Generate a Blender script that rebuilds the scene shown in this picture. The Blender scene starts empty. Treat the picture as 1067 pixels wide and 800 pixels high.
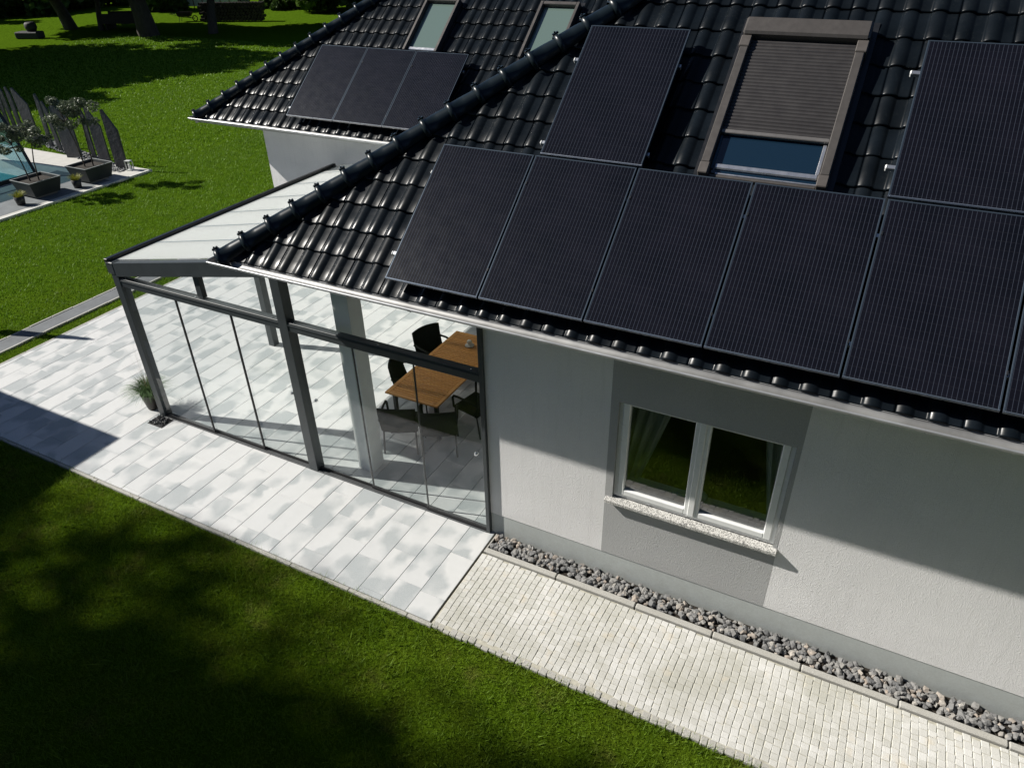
import bpy, math, random
import numpy as np
from mathutils import Vector, Matrix, noise
R = math.radians
random.seed(7)
rng = np.random.default_rng(11)
sc = bpy.context.scene
col = sc.collection

# ------------------------------------------------------------------ helpers
class MB:
    def __init__(s): s.v = []; s.f = []; s.sm = []; s.mi = []; s.cur = 0
    def add(s, vs, fs, smooth=False):
        n = len(s.v); s.v += [tuple(p) for p in vs]
        for f in fs:
            s.f.append([n + i for i in f]); s.sm.append(smooth); s.mi.append(s.cur)
    def box(s, x0, y0, z0, x1, y1, z1, M=None, b=0.0):
        if x0 > x1: x0, x1 = x1, x0
        if y0 > y1: y0, y1 = y1, y0
        if z0 > z1: z0, z1 = z1, z0
        if b <= 0:
            v = [(x0,y0,z0),(x1,y0,z0),(x1,y1,z0),(x0,y1,z0),(x0,y0,z1),(x1,y0,z1),(x1,y1,z1),(x0,y1,z1)]
            f = [(0,3,2,1),(4,5,6,7),(0,1,5,4),(1,2,6,5),(2,3,7,6),(3,0,4,7)]
        else:
            b = min(b, (x1-x0)*.45, (y1-y0)*.45, (z1-z0)*.45)
            v = []
            X = (x0, x1); Yy = (y0, y1); Z = (z0, z1); idx = {}
            for i in (0,1):
                for j in (0,1):
                    for k in (0,1):
                        sx, sy, sz = (1,-1)[i], (1,-1)[j], (1,-1)[k]
                        for a in range(3):
                            p = [X[i]+sx*b, Yy[j]+sy*b, Z[k]+sz*b]
                            p[a] -= (sx, sy, sz)[a]*b
                            idx[(i,j,k,a)] = len(v); v.append(tuple(p))
            f = []
            def q(l): f.append(l)
            for a, k in ((0,0),(0,1),(1,0),(1,1),(2,0),(2,1)):
                o = [t for t in range(3) if t != a]
                ring = []
                for (p, r) in ((0,0),(1,0),(1,1),(0,1)):
                    c = [0,0,0]; c[a] = k; c[o[0]] = p; c[o[1]] = r
                    ring.append(idx[(c[0],c[1],c[2],a)])
                flip = (k == 0) != (a == 1)
                q(ring[::-1] if flip else ring)
            for a in range(3):
                o = [t for t in range(3) if t != a]
                for p in (0,1):
                    for r in (0,1):
                        c0 = [0,0,0]; c1 = [0,0,0]
                        c0[o[0]] = c1[o[0]] = p; c0[o[1]] = c1[o[1]] = r; c0[a] = 0; c1[a] = 1
                        q([idx[tuple(c0)+(o[0],)], idx[tuple(c1)+(o[0],)], idx[tuple(c1)+(o[1],)], idx[tuple(c0)+(o[1],)]])
            for i in (0,1):
                for j in (0,1):
                    for k in (0,1): q([idx[(i,j,k,0)], idx[(i,j,k,1)], idx[(i,j,k,2)]])
            # orient outward
            c = Vector(((x0+x1)/2,(y0+y1)/2,(z0+z1)/2))
            for l in f:
                P = [Vector(v[t]) for t in l]
                n = (P[1]-P[0]).cross(P[2]-P[0])
                m = sum(P, Vector())/len(P)
                if n.dot(m-c) < 0: l.reverse()
        if M is not None: v = [tuple(M @ Vector(p)) for p in v]
        s.add(v, f)
        return s
    def tube(s, pts, rads, n=10, cap=True, smooth=True):
        pts = [Vector(p) for p in pts]
        if not hasattr(rads, '__len__'): rads = [rads]*len(pts)
        rings = []; up = None
        for i, p in enumerate(pts):
            d = (pts[min(i+1, len(pts)-1)] - pts[max(i-1, 0)])
            if d.length < 1e-9: d = Vector((0,0,1))
            d.normalize()
            if up is None:
                up = Vector((0,0,1)) if abs(d.z) < .9 else Vector((1,0,0))
            a = d.cross(up); a.normalize(); b_ = a.cross(d); up = b_
            rings.append([p + (a*math.cos(2*math.pi*k/n) + b_*math.sin(2*math.pi*k/n))*rads[i] for k in range(n)])
        v = [q for r in rings for q in r]; f = []
        for i in range(len(pts)-1):
            for k in range(n):
                k2 = (k+1) % n
                f.append([i*n+k, (i+1)*n+k, (i+1)*n+k2, i*n+k2])
        s.add(v, [l[::-1] for l in f], smooth)
        if cap:
            s.add(rings[0], [list(range(n))], False); s.add(rings[-1], [list(range(n))[::-1]], False)
        return s
    def lathe(s, prof, c=(0,0,0), n=20, smooth=True, M=None):
        v = []; f = []
        for (r, z) in prof:
            for k in range(n):
                a = 2*math.pi*k/n; v.append((c[0]+r*math.cos(a), c[1]+r*math.sin(a), c[2]+z))
        for i in range(len(prof)-1):
            for k in range(n):
                k2 = (k+1) % n; f.append([i*n+k, i*n+k2, (i+1)*n+k2, (i+1)*n+k])
        if M is not None: v = [tuple(M @ Vector(p)) for p in v]
        s.add(v, f, smooth); return s
    def prism(s, poly, y0, y1):
        """poly in x,z extruded along y"""
        n = len(poly)
        v = [(p[0], y0, p[1]) for p in poly] + [(p[0], y1, p[1]) for p in poly]
        f = [list(range(n)), list(range(n, 2*n))[::-1]] + [[i, i+n, (i+1)%n+n, (i+1)%n] for i in range(n)]
        s.add(v, f); return s
    def build(s, name, m, parent=None):
        me = bpy.data.meshes.new(name)
        me.from_pydata(s.v, [], s.f)
        me.polygons.foreach_set('use_smooth', s.sm)
        ms = m if isinstance(m, (list, tuple)) else [m]
        for x in ms: me.materials.append(x)
        if len(ms) > 1: me.polygons.foreach_set('material_index', s.mi)
        me.update()
        o = bpy.data.objects.new(name, me); col.objects.link(o)
        if parent is not None: o.parent = parent
        return o

def tag(o, label=None, cat=None, group=None, kind=None):
    if label: o['label'] = label
    if cat: o['category'] = cat
    if group: o['group'] = group
    if kind: o['kind'] = kind
    return o
def empty(name, loc=(0,0,0), rot=(0,0,0), label=None, cat=None, group=None):
    o = bpy.data.objects.new(name, None); col.objects.link(o)
    o.location = loc; o.rotation_euler = rot; o.empty_display_size = .2
    return tag(o, label, cat, group)
def struct(o): o['kind'] = 'structure'; return o
def copy_tree(o, parent=None):
    c = o.copy(); col.objects.link(c)
    if parent is not None: c.parent = parent
    for ch in list(o.children): copy_tree(ch, c)
    return c
def npmesh(name, V, F, m, k, smooth=False, parent=None):
    """V (n,3), F (m,k)"""
    me = bpy.data.meshes.new(name)
    me.vertices.add(len(V)); me.vertices.foreach_set('co', V.astype(np.float32).ravel())
    me.loops.add(F.size); me.loops.foreach_set('vertex_index', F.astype(np.int32).ravel())
    me.polygons.add(len(F)); me.polygons.foreach_set('loop_start', np.arange(0, F.size, k, dtype=np.int32))
    me.polygons.foreach_set('loop_total', np.full(len(F), k, dtype=np.int32))
    if smooth: me.polygons.foreach_set('use_smooth', np.ones(len(F), dtype=bool))
    me.materials.append(m); me.update(calc_edges=True)
    o = bpy.data.objects.new(name, me); col.objects.link(o)
    if parent is not None: o.parent = parent
    return o

# ------------------------------------------------------------------ materials
class NT:
    def __init__(s, name):
        s.m = bpy.data.materials.new(name); s.m.use_nodes = True; s.t = s.m.node_tree; s.n = s.t.nodes; s.l = s.t.links
        s.b = s.n['Principled BSDF']; s.out = s.n['Material Output']; s._c = None
    def new(s, t, **k):
        n = s.n.new(t)
        for a, b in k.items(): setattr(n, a, b)
        return n
    def coord(s):
        if s._c is None: s._c = s.new('ShaderNodeTexCoord')
        return s._c.outputs['Object']
    def geo(s):
        g = s.new('ShaderNodeNewGeometry'); return g
    def noise(s, scale, detail=4, rough=.55, vec=None, dist=0):
        n = s.new('ShaderNodeTexNoise'); n.inputs['Scale'].default_value = scale; n.inputs['Detail'].default_value = detail
        n.inputs['Roughness'].default_value = rough; n.inputs['Distortion'].default_value = dist
        s.l.new(vec if vec is not None else s.coord(), n.inputs['Vector']); return n.outputs['Fac']
    def voro(s, scale, vec=None, feature='F1', out='Distance', rnd=1.0):
        n = s.new('ShaderNodeTexVoronoi'); n.feature = feature; n.inputs['Scale'].default_value = scale
        n.inputs['Randomness'].default_value = rnd
        s.l.new(vec if vec is not None else s.coord(), n.inputs['Vector']); return n.outputs[out]
    def math(s, op, a, b=None, clamp=False):
        n = s.new('ShaderNodeMath', operation=op); n.use_clamp = clamp
        for i, x in enumerate((a, b)):
            if x is None: continue
            if isinstance(x, (int, float)): n.inputs[i].default_value = x
            else: s.l.new(x, n.inputs[i])
        return n.outputs[0]
    def ramp(s, fac, stops, interp='LINEAR'):
        n = s.new('ShaderNodeValToRGB'); n.color_ramp.interpolation = interp
        e = n.color_ramp.elements
        while len(e) < len(stops): e.new(.5)
        for i, (p, c) in enumerate(stops):
            e[i].position = p; e[i].color = (c, c, c, 1) if isinstance(c, (int, float)) else (*c, 1)
        s.l.new(fac, n.inputs['Fac']); return n.outputs['Color']
    def mix(s, fac, a, b, blend='MIX'):
        n = s.new('ShaderNodeMix', data_type='RGBA', blend_type=blend)
        for i, x in ((0, fac), (6, a), (7, b)):
            if isinstance(x, (int, float)): n.inputs[i].default_value = x
            elif isinstance(x, tuple): n.inputs[i].default_value = (*x, 1)
            else: s.l.new(x, n.inputs[i])
        return n.outputs[2]
    def mapping(s, scale=(1,1,1), rot=(0,0,0), vec=None):
        n = s.new('ShaderNodeMapping'); n.inputs['Scale'].default_value = scale; n.inputs['Rotation'].default_value = rot
        s.l.new(vec if vec is not None else s.coord(), n.inputs['Vector']); return n.outputs['Vector']
    def bump(s, h, strength=.5, dist=.01):
        n = s.new('ShaderNodeBump'); n.inputs['Strength'].default_value = strength; n.inputs['Distance'].default_value = dist
        s.l.new(h, n.inputs['Height']); s.l.new(n.outputs['Normal'], s.b.inputs['Normal']); return n
    def set(s, **k):
        names = dict(color='Base Color', rough='Roughness', metal='Metallic', spec='Specular IOR Level', coat='Coat Weight', coatr='Coat Roughness', ior='IOR', sub='Subsurface Weight', sheen='Sheen Weight')
        for a, x in k.items():
            i = s.b.inputs[names[a]]
            if isinstance(x, (int, float)): i.default_value = x
            elif isinstance(x, tuple): i.default_value = (*x, 1)
            else: s.l.new(x, i)
        return s
def simple(name, c, rough=.5, metal=0, var=.12, vs=6, bump=0, bs=60, bd=.002, spec=.5, coat=0, coatr=.1):
    t = NT(name)
    f = t.noise(vs, 5)
    lo = tuple(max(0, x*(1-var)) for x in c); hi = tuple(x*(1+var) for x in c)
    t.set(color=t.ramp(f, [(.3, lo), (.7, hi)]), metal=metal, spec=spec, coat=coat, coatr=coatr)
    r = t.noise(vs*2.7, 4)
    t.set(rough=t.ramp(r, [(.3, max(0, rough*.85)), (.7, min(1, rough*1.15))]))
    if bump: t.bump(t.noise(bs, 3), bump, bd)
    return t.m
def glass_thin(name, tint=(.95,.97,.97), rough=.0, refl=1.0, dirt=0.0):
    t = NT(name); n = t.n; l = t.l
    n.remove(t.b)
    tr = t.new('ShaderNodeBsdfTransparent'); tr.inputs['Color'].default_value = (*tint, 1)
    gl = t.new('ShaderNodeBsdfGlossy'); gl.inputs['Roughness'].default_value = rough
    lw = t.new('ShaderNodeLayerWeight'); lw.inputs['Blend'].default_value = .5
    fac = t.math('MULTIPLY', t.math('ADD', t.math('MULTIPLY', t.math('POWER', lw.outputs['Facing'], 5.0), .9), .07), refl, clamp=True)
    mx = t.new('ShaderNodeMixShader'); l.new(fac, mx.inputs[0]); l.new(tr.outputs[0], mx.inputs[1]); l.new(gl.outputs[0], mx.inputs[2])
    last = mx.outputs[0]
    if dirt:
        df = t.new('ShaderNodeBsdfDiffuse'); df.inputs['Color'].default_value = (.6,.65,.66,1)
        m2 = t.new('ShaderNodeMixShader')
        d = t.math('MULTIPLY', t.ramp(t.noise(1.5, 5), [(.3, .4), (.7, 1.0)]), dirt)
        l.new(d, m2.inputs[0]); l.new(last, m2.inputs[1]); l.new(df.outputs[0], m2.inputs[2]); last = m2.outputs[0]
    l.new(last, t.out.inputs['Surface'])
    return t.m

M = {}
M['anthracite'] = simple('anthracite_paint', (.048,.056,.06), .38, var=.1, bump=.05, bs=300, bd=.0005)
M['dark_frame'] = simple('black_frame', (.012,.013,.015), .35, var=.1)
M['white_pvc'] = simple('white_window_plastic', (.78,.79,.78), .3, var=.03)
M['white_paint'] = simple('white_render_paint', (.78,.78,.76), .7, var=.04, bump=.2, bs=180, bd=.002)
M['soffit'] = simple('soffit_boards', (.42,.42,.4), .6, var=.06)
M['zinc'] = simple('zinc_sheet', (.40,.41,.42), .40, metal=.5, var=.12, vs=4, bump=.05, bs=20, bd=.002)
M['zinc_in'] = simple('shaded_zinc_inside', (.26,.26,.255), .45, metal=.4, var=.35, vs=2.2)  # darker mottled copy of the zinc: inner shade and tile reflections as colour
M['alu'] = simple('bare_aluminium', (.72,.73,.75), .3, metal=.9, var=.06)
M['steel'] = simple('polished_steel', (.8,.8,.8), .15, metal=1, var=.03)
M['win_alu'] = simple('brown_grey_aluminium', (.078,.071,.066), .45, metal=.3, var=.06)
M['cap'] = simple('corner_cap_plastic', (.075,.066,.06), .5)
M['shutter'] = simple('brown_grey_shutter', (.040,.037,.037), .48, metal=.25, var=.08, vs=3)
M['wicker'] = None
M['rubber'] = simple('black_rubber', (.015,.015,.016), .6)
M['soil'] = simple('dark_soil', (.02,.015,.01), .95, var=.4, vs=30, bump=.6, bs=60, bd=.02)
M['interior'] = simple('room_paint', (.4,.38,.35), .8)
M['room_floor'] = simple('room_floor_boards', (.2,.13,.08), .5)

def wall_mat(name, c, bump=.95, scale=128, var=.05):
    t = NT(name)
    big = t.noise(.9, 4); fine = t.noise(scale, 3, .7)
    v = t.voro(scale*.75)
    cc = t.mix(t.ramp(big, [(.35, 0.0), (.65, 1.0)]), tuple(x*(1-var) for x in c), tuple(min(1, x*(1+var)) for x in c))
    cc = t.mix(t.ramp(fine, [(.35, .35), (.6, 0.0)]), cc, tuple(x*.72 for x in c))
    sz = t.new('ShaderNodeSeparateXYZ'); t.l.new(t.coord(), sz.inputs[0])
    low = t.ramp(sz.outputs['Z'], [(0.0, 1.0), (.55, 0.0)])
    dirt = t.math('MULTIPLY', t.math('MULTIPLY', low, t.ramp(t.noise(7, 6, .7), [(.35, 0.0), (.75, 1.0)])), .32)
    streak = t.math('MULTIPLY', t.ramp(t.noise(2.2, 5, .7, t.mapping((6, 1, .35))), [(.52, 0.0), (.75, 1.0)]), .13)
    cc = t.mix(dirt, cc, (.22,.21,.18)); cc = t.mix(streak, cc, (.35,.35,.33))
    t.set(color=cc, rough=.85, spec=.25)
    t.bump(t.math('ADD', fine, t.math('MULTIPLY', v, .7)), bump, .006)
    return t.m
M['wall'] = wall_mat('scratched_render_light', (.80,.795,.795))
M['wall_grey'] = wall_mat('scratched_render_grey', (.27,.275,.275))
M['wall_panel'] = wall_mat('scratched_render_grey_zone', (.42,.425,.425))
M['plinth'] = wall_mat('smooth_plinth_paint', (.46,.49,.48), bump=.08, scale=60)

# roof tiles: glazed black concrete
t = NT('glazed_black_tile')
at = t.new('ShaderNodeAttribute'); at.attribute_name = 'tile'; tv = at.outputs['Fac']
f = t.noise(3.0, 4)
c = t.ramp(f, [(.3, (.004,.0062,.0085)), (.7, (.008,.0115,.0155))])
c = t.mix(t.math('MULTIPLY', tv, .45), c, (.003,.004,.005))
dust = t.math('MULTIPLY', t.ramp(t.noise(34, 5, .75), [(.55, 0.0), (.72, .5)]), t.ramp(t.noise(1.7, 3), [(.4, .15), (.7, 1.0)]))
c = t.mix(dust, c, (.030,.034,.034))
t.set(color=c, spec=.14)
t.set(rough=t.math('ADD', t.ramp(t.noise(9, 4), [(.3, .22), (.7, .31)]), t.math('MULTIPLY', tv, .10)))
t.bump(t.noise(14, 3), .08, .004)
M['tile'] = t.m
t = NT('glazed_ridge_tile')
t.set(color=t.ramp(t.noise(5, 4), [(.3, (.006,.011,.015)), (.7, (.010,.017,.022))]), spec=.3, rough=.32)
t.bump(t.noise(10, 3), .06, .004)
M['ridge'] = t.m

# solar cells with fine collector wires
t = NT('solar_cells')
sx = t.new('ShaderNodeSeparateXYZ'); t.l.new(t.coord(), sx.inputs[0])
PW = .0352
ph = t.math('PINGPONG', t.math('ADD', sx.outputs['X'], PW*.5), PW*.5)      # 0 at line centres
line = t.math('LESS_THAN', ph, .0021)
gapx = t.math('LESS_THAN', t.math('PINGPONG', t.math('ADD', sx.outputs['X'], -.0155), .0915), .0012)
gapy = t.math('LESS_THAN', t.math('PINGPONG', t.math('ADD', sx.outputs['Y'], -.03), .042), .0009)
tone = t.ramp(t.noise(2.3, 3), [(.3, (.0035,.004,.0065)), (.7, (.0065,.0065,.0105))])
c = t.mix(line, tone, (.048,.056,.076))
c = t.mix(t.math('MULTIPLY', gapy, .5), c, (.03,.03,.036))
c = t.mix(t.ramp(t.noise(55, 3, .8), [(.68, 0.0), (.78, .25)]), c, (.10,.10,.09))
t.set(color=c, rough=t.math('ADD', .16, t.math('MULTIPLY', t.noise(7, 3), .1)), spec=.20, coat=.05, coatr=.1)
t.l.new(t.math('MULTIPLY', line, .35), t.b.inputs['Metallic'])
M['cells'] = t.m
t = NT('panel_frame'); t.set(color=(.055,.075,.10), rough=.3, metal=.5); M['pframe'] = t.m

# paving slabs
t = NT('pale_concrete_slab')
g = t.geo()
isl = g.outputs['Random Per Island']
comb = t.new('ShaderNodeCombineXYZ'); t.l.new(t.math('MULTIPLY', isl, 37.0), comb.inputs['X']); t.l.new(t.math('MULTIPLY', isl, 91.0), comb.inputs['Y'])
add = t.new('ShaderNodeVectorMath', operation='ADD'); t.l.new(t.coord(), add.inputs[0]); t.l.new(comb.outputs[0], add.inputs[1])
warp = t.new('ShaderNodeTexNoise'); warp.inputs['Scale'].default_value = 3.5; t.l.new(t.coord(), warp.inputs['Vector'])
wv = t.new('ShaderNodeVectorMath', operation='SCALE'); t.l.new(warp.outputs['Color'], wv.inputs[0]); wv.inputs['Scale'].default_value = .35
add2 = t.new('ShaderNodeVectorMath', operation='ADD'); t.l.new(add.outputs[0], add2.inputs[0]); t.l.new(wv.outputs[0], add2.inputs[1])
mp = t.mapping((3.1, 2.3, 1), vec=add2.outputs[0])
vd = t.voro(1.0, mp, 'SMOOTH_F1')
blot = t.ramp(vd, [(.31, 1.0), (.48, 0.0)])
blot2 = t.ramp(t.noise(1.4, 3, vec=t.mapping((1, .6, 1))), [(.30, 0.45), (.5, 1.0)])
bl = t.math('MULTIPLY', blot, blot2)
speck = t.ramp(t.noise(220, 2), [(.3, .0), (.7, 1.0)])
base = t.mix(t.ramp(isl, [(0, 0.0), (1, 1.0)]), (.56,.57,.572), (.60,.605,.60))
base = t.mix(t.math('MULTIPLY', speck, .25), base, (.43,.44,.44))
mottle = t.ramp(t.noise(5, 4), [(.35, 0.0), (.7, .35)])
base = t.mix(mottle, base, (.48,.49,.49))
grain = t.ramp(t.noise(75, 4, .8), [(.35, .55), (.65, 1.0)])
cc = t.mix(t.math('MULTIPLY', t.math('MULTIPLY', bl, grain), 1.0), base, (.31,.34,.35))
t.set(color=cc, rough=.62, spec=.4); t.bump(t.noise(160, 3), .25, .002)
M['slab'] = t.m
M['joint'] = simple('joint_sand', (.16,.15,.13), .95, var=.3, vs=60)
t = NT('granite_setts')
g = t.geo(); isl = g.outputs['Random Per Island']
c = t.ramp(isl, [(0, (.52,.515,.48)), (.35, (.56,.555,.525)), (.7, (.59,.585,.555)), (1, (.64,.635,.61))])
st = t.ramp(t.noise(1.1, 6, .65), [(.38, .6), (.58, 0.0)])
c = t.mix(st, c, (.33,.325,.26))
warm = t.ramp(t.noise(4.2, 3), [(.60, 0.0), (.75, .45)])
c = t.mix(warm, c, (.60,.50,.34))
c = t.mix(t.math('MULTIPLY', t.ramp(t.noise(260, 2), [(.4, 0.0), (.65, 1.0)]), .4), c, (.36,.36,.34))
t.set(color=c, rough=.7); t.bump(t.noise(70, 4), .5, .006)
M['sett'] = t.m
M['sett_joint'] = simple('sett_joint_sand', (.40,.385,.32), .95, var=.2, vs=20)
t = NT('granite_kerb')
c = t.ramp(t.noise(320, 2, .8), [(.38, (.16,.16,.15)), (.5, (.44,.43,.40)), (.7, (.58,.57,.53))])
t.set(color=t.mix(t.ramp(t.noise(3, 4), [(.4, .35), (.7, 0.0)]), c, (.30,.29,.25)), rough=.75); t.bump(t.noise(90, 4), .5, .006)
M['kerb'] = t.m
t = NT('speckled_sill_granite')
c = t.ramp(t.voro(130, out='Color'), [(.22, (.07,.07,.07)), (.36, (.34,.34,.32)), (.55, (.62,.61,.58))])
t.set(color=c, rough=.4); M['sill'] = t.m
t = NT('crushed_grey_stone')
g = t.geo()
c = t.ramp(g.outputs['Random Per Island'], [(0, (.11,.112,.115)), (.45, (.22,.217,.212)), (.8, (.28,.27,.25)), (.93, (.38,.31,.25)), (1, (.44,.42,.38))])
t.set(color=t.mix(t.ramp(t.noise(25, 5), [(.35, .5), (.65, 0.0)]), c, (.15,.15,.15)), rough=.85); t.bump(t.noise(55, 5), .7, .01)
M['stone'] = t.m
t = NT('dark_slate')
c = t.ramp(t.noise(6, 6, .7, t.mapping((1, 1, .35))), [(.3, (.015,.015,.02)), (.7, (.06,.06,.07))])
t.set(color=c, rough=.6); t.bump(t.noise(12, 6), .6, .03); M['slate'] = t.m
M['dark_gravel'] = simple('dark_gravel', (.10,.105,.11), .9, var=.5, vs=60, bump=.9, bs=45, bd=.03)
M['deck'] = simple('pool_deck_slabs', (.50,.49,.46), .7, var=.08, vs=4, bump=.2, bs=60)

# ground / grass
def lawn_nodes(t, blades):
    big = t.noise(.35, 5); mid = t.noise(2.2, 4)
    c = t.mix(t.ramp(big, [(.35, 0.0), (.65, 1.0)]), (.110,.200,.010), (.152,.248,.016))
    c = t.mix(t.ramp(mid, [(.42, 0.0), (.72, .6)]), c, (.155,.205,.020))
    dry = t.ramp(t.noise(1.3, 6, .72), [(.55, 0.0), (.72, .6)])
    c = t.mix(dry, c, (.235,.19,.07))
    sxy = t.new('ShaderNodeSeparateXYZ'); t.l.new(t.coord(), sxy.inputs[0])
    far_left_mix = t.ramp(t.math('MULTIPLY', t.math('ADD', sxy.outputs['X'], t.math('MULTIPLY', mid, 3.0)), -.05), [(.35, 0.0), (.62, 1.0)])
    c = t.mix(far_left_mix, c, t.mix(mid, (.100,.215,.011), (.170,.290,.020)))  # greener, brighter blend towards the far left of the lawn
    if blades:
        g = t.geo()
        c = t.mix(t.ramp(g.outputs['Random Per Island'], [(0, .7), (.45, 0.0), (.93, 0.0), (1, .6)]), c, (.16,.26,.03))
    return c
t = NT('lawn_ground')
c = lawn_nodes(t, False)
fine = t.noise(38, 5, .7)
c = t.mix(t.ramp(fine, [(.35, .55), (.6, 0.0)]), c, (.020,.042,.003))
t.set(color=t.mix(1.0, c, (.62,.62,.55), 'MULTIPLY'), rough=1.0, spec=.0); t.bump(t.math('ADD', fine, t.noise(9, 4)), .9, .06)
M['lawn'] = t.m
t = NT('grass_blades')
c = lawn_nodes(t, True)
t.set(color=c, rough=.6, spec=.25)
tl = t.new('ShaderNodeBsdfTranslucent'); t.l.new(c, tl.inputs['Color'])
mx = t.new('ShaderNodeMixShader'); mx.inputs[0].default_value = .3
t.l.new(t.b.outputs[0], mx.inputs[1]); t.l.new(tl.outputs[0], mx.inputs[2]); t.l.new(mx.outputs[0], t.out.inputs['Surface'])
M['grass'] = t.m
def leaf_mat(name, a, b, trans=.25, rough=.5):
    t = NT(name); g = t.geo()
    c = t.ramp(g.outputs['Random Per Island'], [(0, a), (1, b)])
    t.set(color=c, rough=rough, spec=.3)
    tl = t.new('ShaderNodeBsdfTranslucent'); t.l.new(c, tl.inputs['Color'])
    mx = t.new('ShaderNodeMixShader'); mx.inputs[0].default_value = trans
    t.l.new(t.b.outputs[0], mx.inputs[1]); t.l.new(tl.outputs[0], mx.inputs[2]); t.l.new(mx.outputs[0], t.out.inputs['Surface'])
    return t.m
M['leaf_dark'] = leaf_mat('dark_leaves', (.022,.045,.010), (.055,.10,.018))
M['leaf_mid'] = leaf_mat('mid_green_leaves', (.04,.08,.012), (.09,.15,.03))
M['leaf_pale'] = leaf_mat('yellow_green_leaves', (.07,.12,.02), (.14,.20,.04))
M['leaf_olive'] = leaf_mat('olive_leaves', (.07,.095,.05), (.20,.23,.16), .15)
M['leaf_pot'] = leaf_mat('ornamental_grass', (.05,.10,.03), (.14,.22,.10), .2)
M['leaf_yellow'] = leaf_mat('yellow_ornamental_grass', (.16,.19,.02), (.34,.33,.05), .2)
M['leaf_straw'] = leaf_mat('straw_stalks', (.30,.25,.15), (.42,.36,.24), .1)
t = NT('tree_bark')
c = t.ramp(t.noise(4, 6, .7, t.mapping((3, 3, .6))), [(.3, (.025,.02,.015)), (.7, (.08,.065,.05))])
t.set(color=c, rough=.9); t.bump(t.noise(9, 5, vec=t.mapping((3, 3, .5))), .8, .05); M['bark'] = t.m

# teak
t = NT('oiled_teak')
c = t.ramp(t.noise(5, 6, .6, t.mapping((1.2, 14, 3))), [(.25, (.50,.20,.04)), (.5, (.68,.31,.07)), (.75, (.80,.42,.12))])
g = t.geo(); c = t.mix(t.math('MULTIPLY', g.outputs['Random Per Island'], .35), c, (.38,.17,.05))
t.set(color=c, rough=.48); t.bump(t.noise(40, 4, vec=t.mapping((1, 8, 1))), .2, .003); M['teak'] = t.m
t = NT('dark_wicker')
w = t.new('ShaderNodeTexWave'); w.inputs['Scale'].default_value = 55; w.bands_direction = 'Z'; w.inputs['Distortion'].default_value = 1.5; t.l.new(t.coord(), w.inputs['Vector'])
w2 = t.new('ShaderNodeTexWave'); w2.inputs['Scale'].default_value = 40; w2.bands_direction = 'X'; t.l.new(t.coord(), w2.inputs['Vector'])
h = t.math('MULTIPLY', w.outputs['Fac'], w2.outputs['Fac'])
t.set(color=t.ramp(h, [(.1, (.008,.009,.007)), (.8, (.022,.024,.017))]), rough=.8, spec=.12); t.bump(h, .6, .004); M['wicker'] = t.m

# water
t = NT('pool_water')
t.set(color=(.09,.36,.40), rough=.06, spec=.5); t.bump(t.noise(2.5, 3), .12, .05); M['water'] = t.m
M['glass'] = glass_thin('clear_sheet_glass', (.92,.955,.95), .0, 1.0, .012)
M['win_glass'] = glass_thin('window_glass', (.72,.78,.75), .0, 2.8)
M['pool_glass'] = glass_thin('pool_enclosure_glass', (.62,.78,.80), .05, 1.6, .25)
# milky canopy sheet
t = NT('milky_canopy_sheet')
t.set(color=(.86,.89,.875), rough=.25, spec=.5)
tl = t.new('ShaderNodeBsdfTranslucent'); tl.inputs['Color'].default_value = (.9,.92,.91,1)
mx = t.new('ShaderNodeMixShader'); mx.inputs[0].default_value = .5
t.l.new(t.b.outputs[0], mx.inputs[1]); t.l.new(tl.outputs[0], mx.inputs[2])
tp = t.new('ShaderNodeBsdfTransparent'); m2 = t.new('ShaderNodeMixShader'); m2.inputs[0].default_value = .28
t.l.new(mx.outputs[0], m2.inputs[1]); t.l.new(tp.outputs[0], m2.inputs[2]); t.l.new(m2.outputs[0], t.out.inputs['Surface'])
M['canopy'] = t.m
t = NT('greenish_skylight_glass')
t.set(color=(.12,.17,.15), rough=.06, spec=.8, coat=1.0, coatr=.03); M['sky_glass'] = t.m
t = NT('deep_blue_skylight_glass')
t.set(color=(.006,.018,.034), rough=.05, spec=.8, coat=.5, coatr=.03); M['blue_glass'] = t.m
t = NT('white_curtain')
t.set(color=(.62,.66,.60), rough=.9)
tl = t.new('ShaderNodeBsdfTranslucent'); tl.inputs['Color'].default_value = (.6,.6,.55,1)
mx = t.new('ShaderNodeMixShader'); mx.inputs[0].default_value = .3
t.l.new(t.b.outputs[0], mx.inputs[1]); t.l.new(tl.outputs[0], mx.inputs[2]); t.l.new(mx.outputs[0], t.out.inputs['Surface'])
M['curtain'] = t.m

# ------------------------------------------------------------------ measured layout
TH = .67475; cT, sT = math.cos(TH), math.sin(TH)
YE, ZE = -.60, 3.5335
XC = -3.35           # left eave of the front wing
YE2, XC2 = 4.73, -9.55   # rear wing
HR = 1.197           # hip: x run per y run
GZ = -.04            # lawn soil level

# ------------------------------------------------------------------ ground
b = MB(); N = 60
ext = [-260, -140, -90] + list(np.linspace(-60, 20, 41)) + [40, 90, 160]
ey = [-120, -60, -30] + list(np.linspace(-15, 70, 35)) + [90, 130, 220]
vs = []; fs = []
for i, x in enumerate(ext):
    for j, y in enumerate(ey):
        d = max(0, math.hypot(x+5, y) - 22)
        z = GZ - .004 + min(d*.004, 1) * .35 * noise.noise(Vector((x*.05, y*.05, 0)))
        vs.append((x, y, z))
for i in range(len(ext)-1):
    for j in range(len(ey)-1):
        n = len(ey); fs.append([i*n+j, (i+1)*n+j, (i+1)*n+j+1, i*n+j+1])
b.add(vs, fs, True)
struct(b.build('lawn', M['lawn']))

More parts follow.
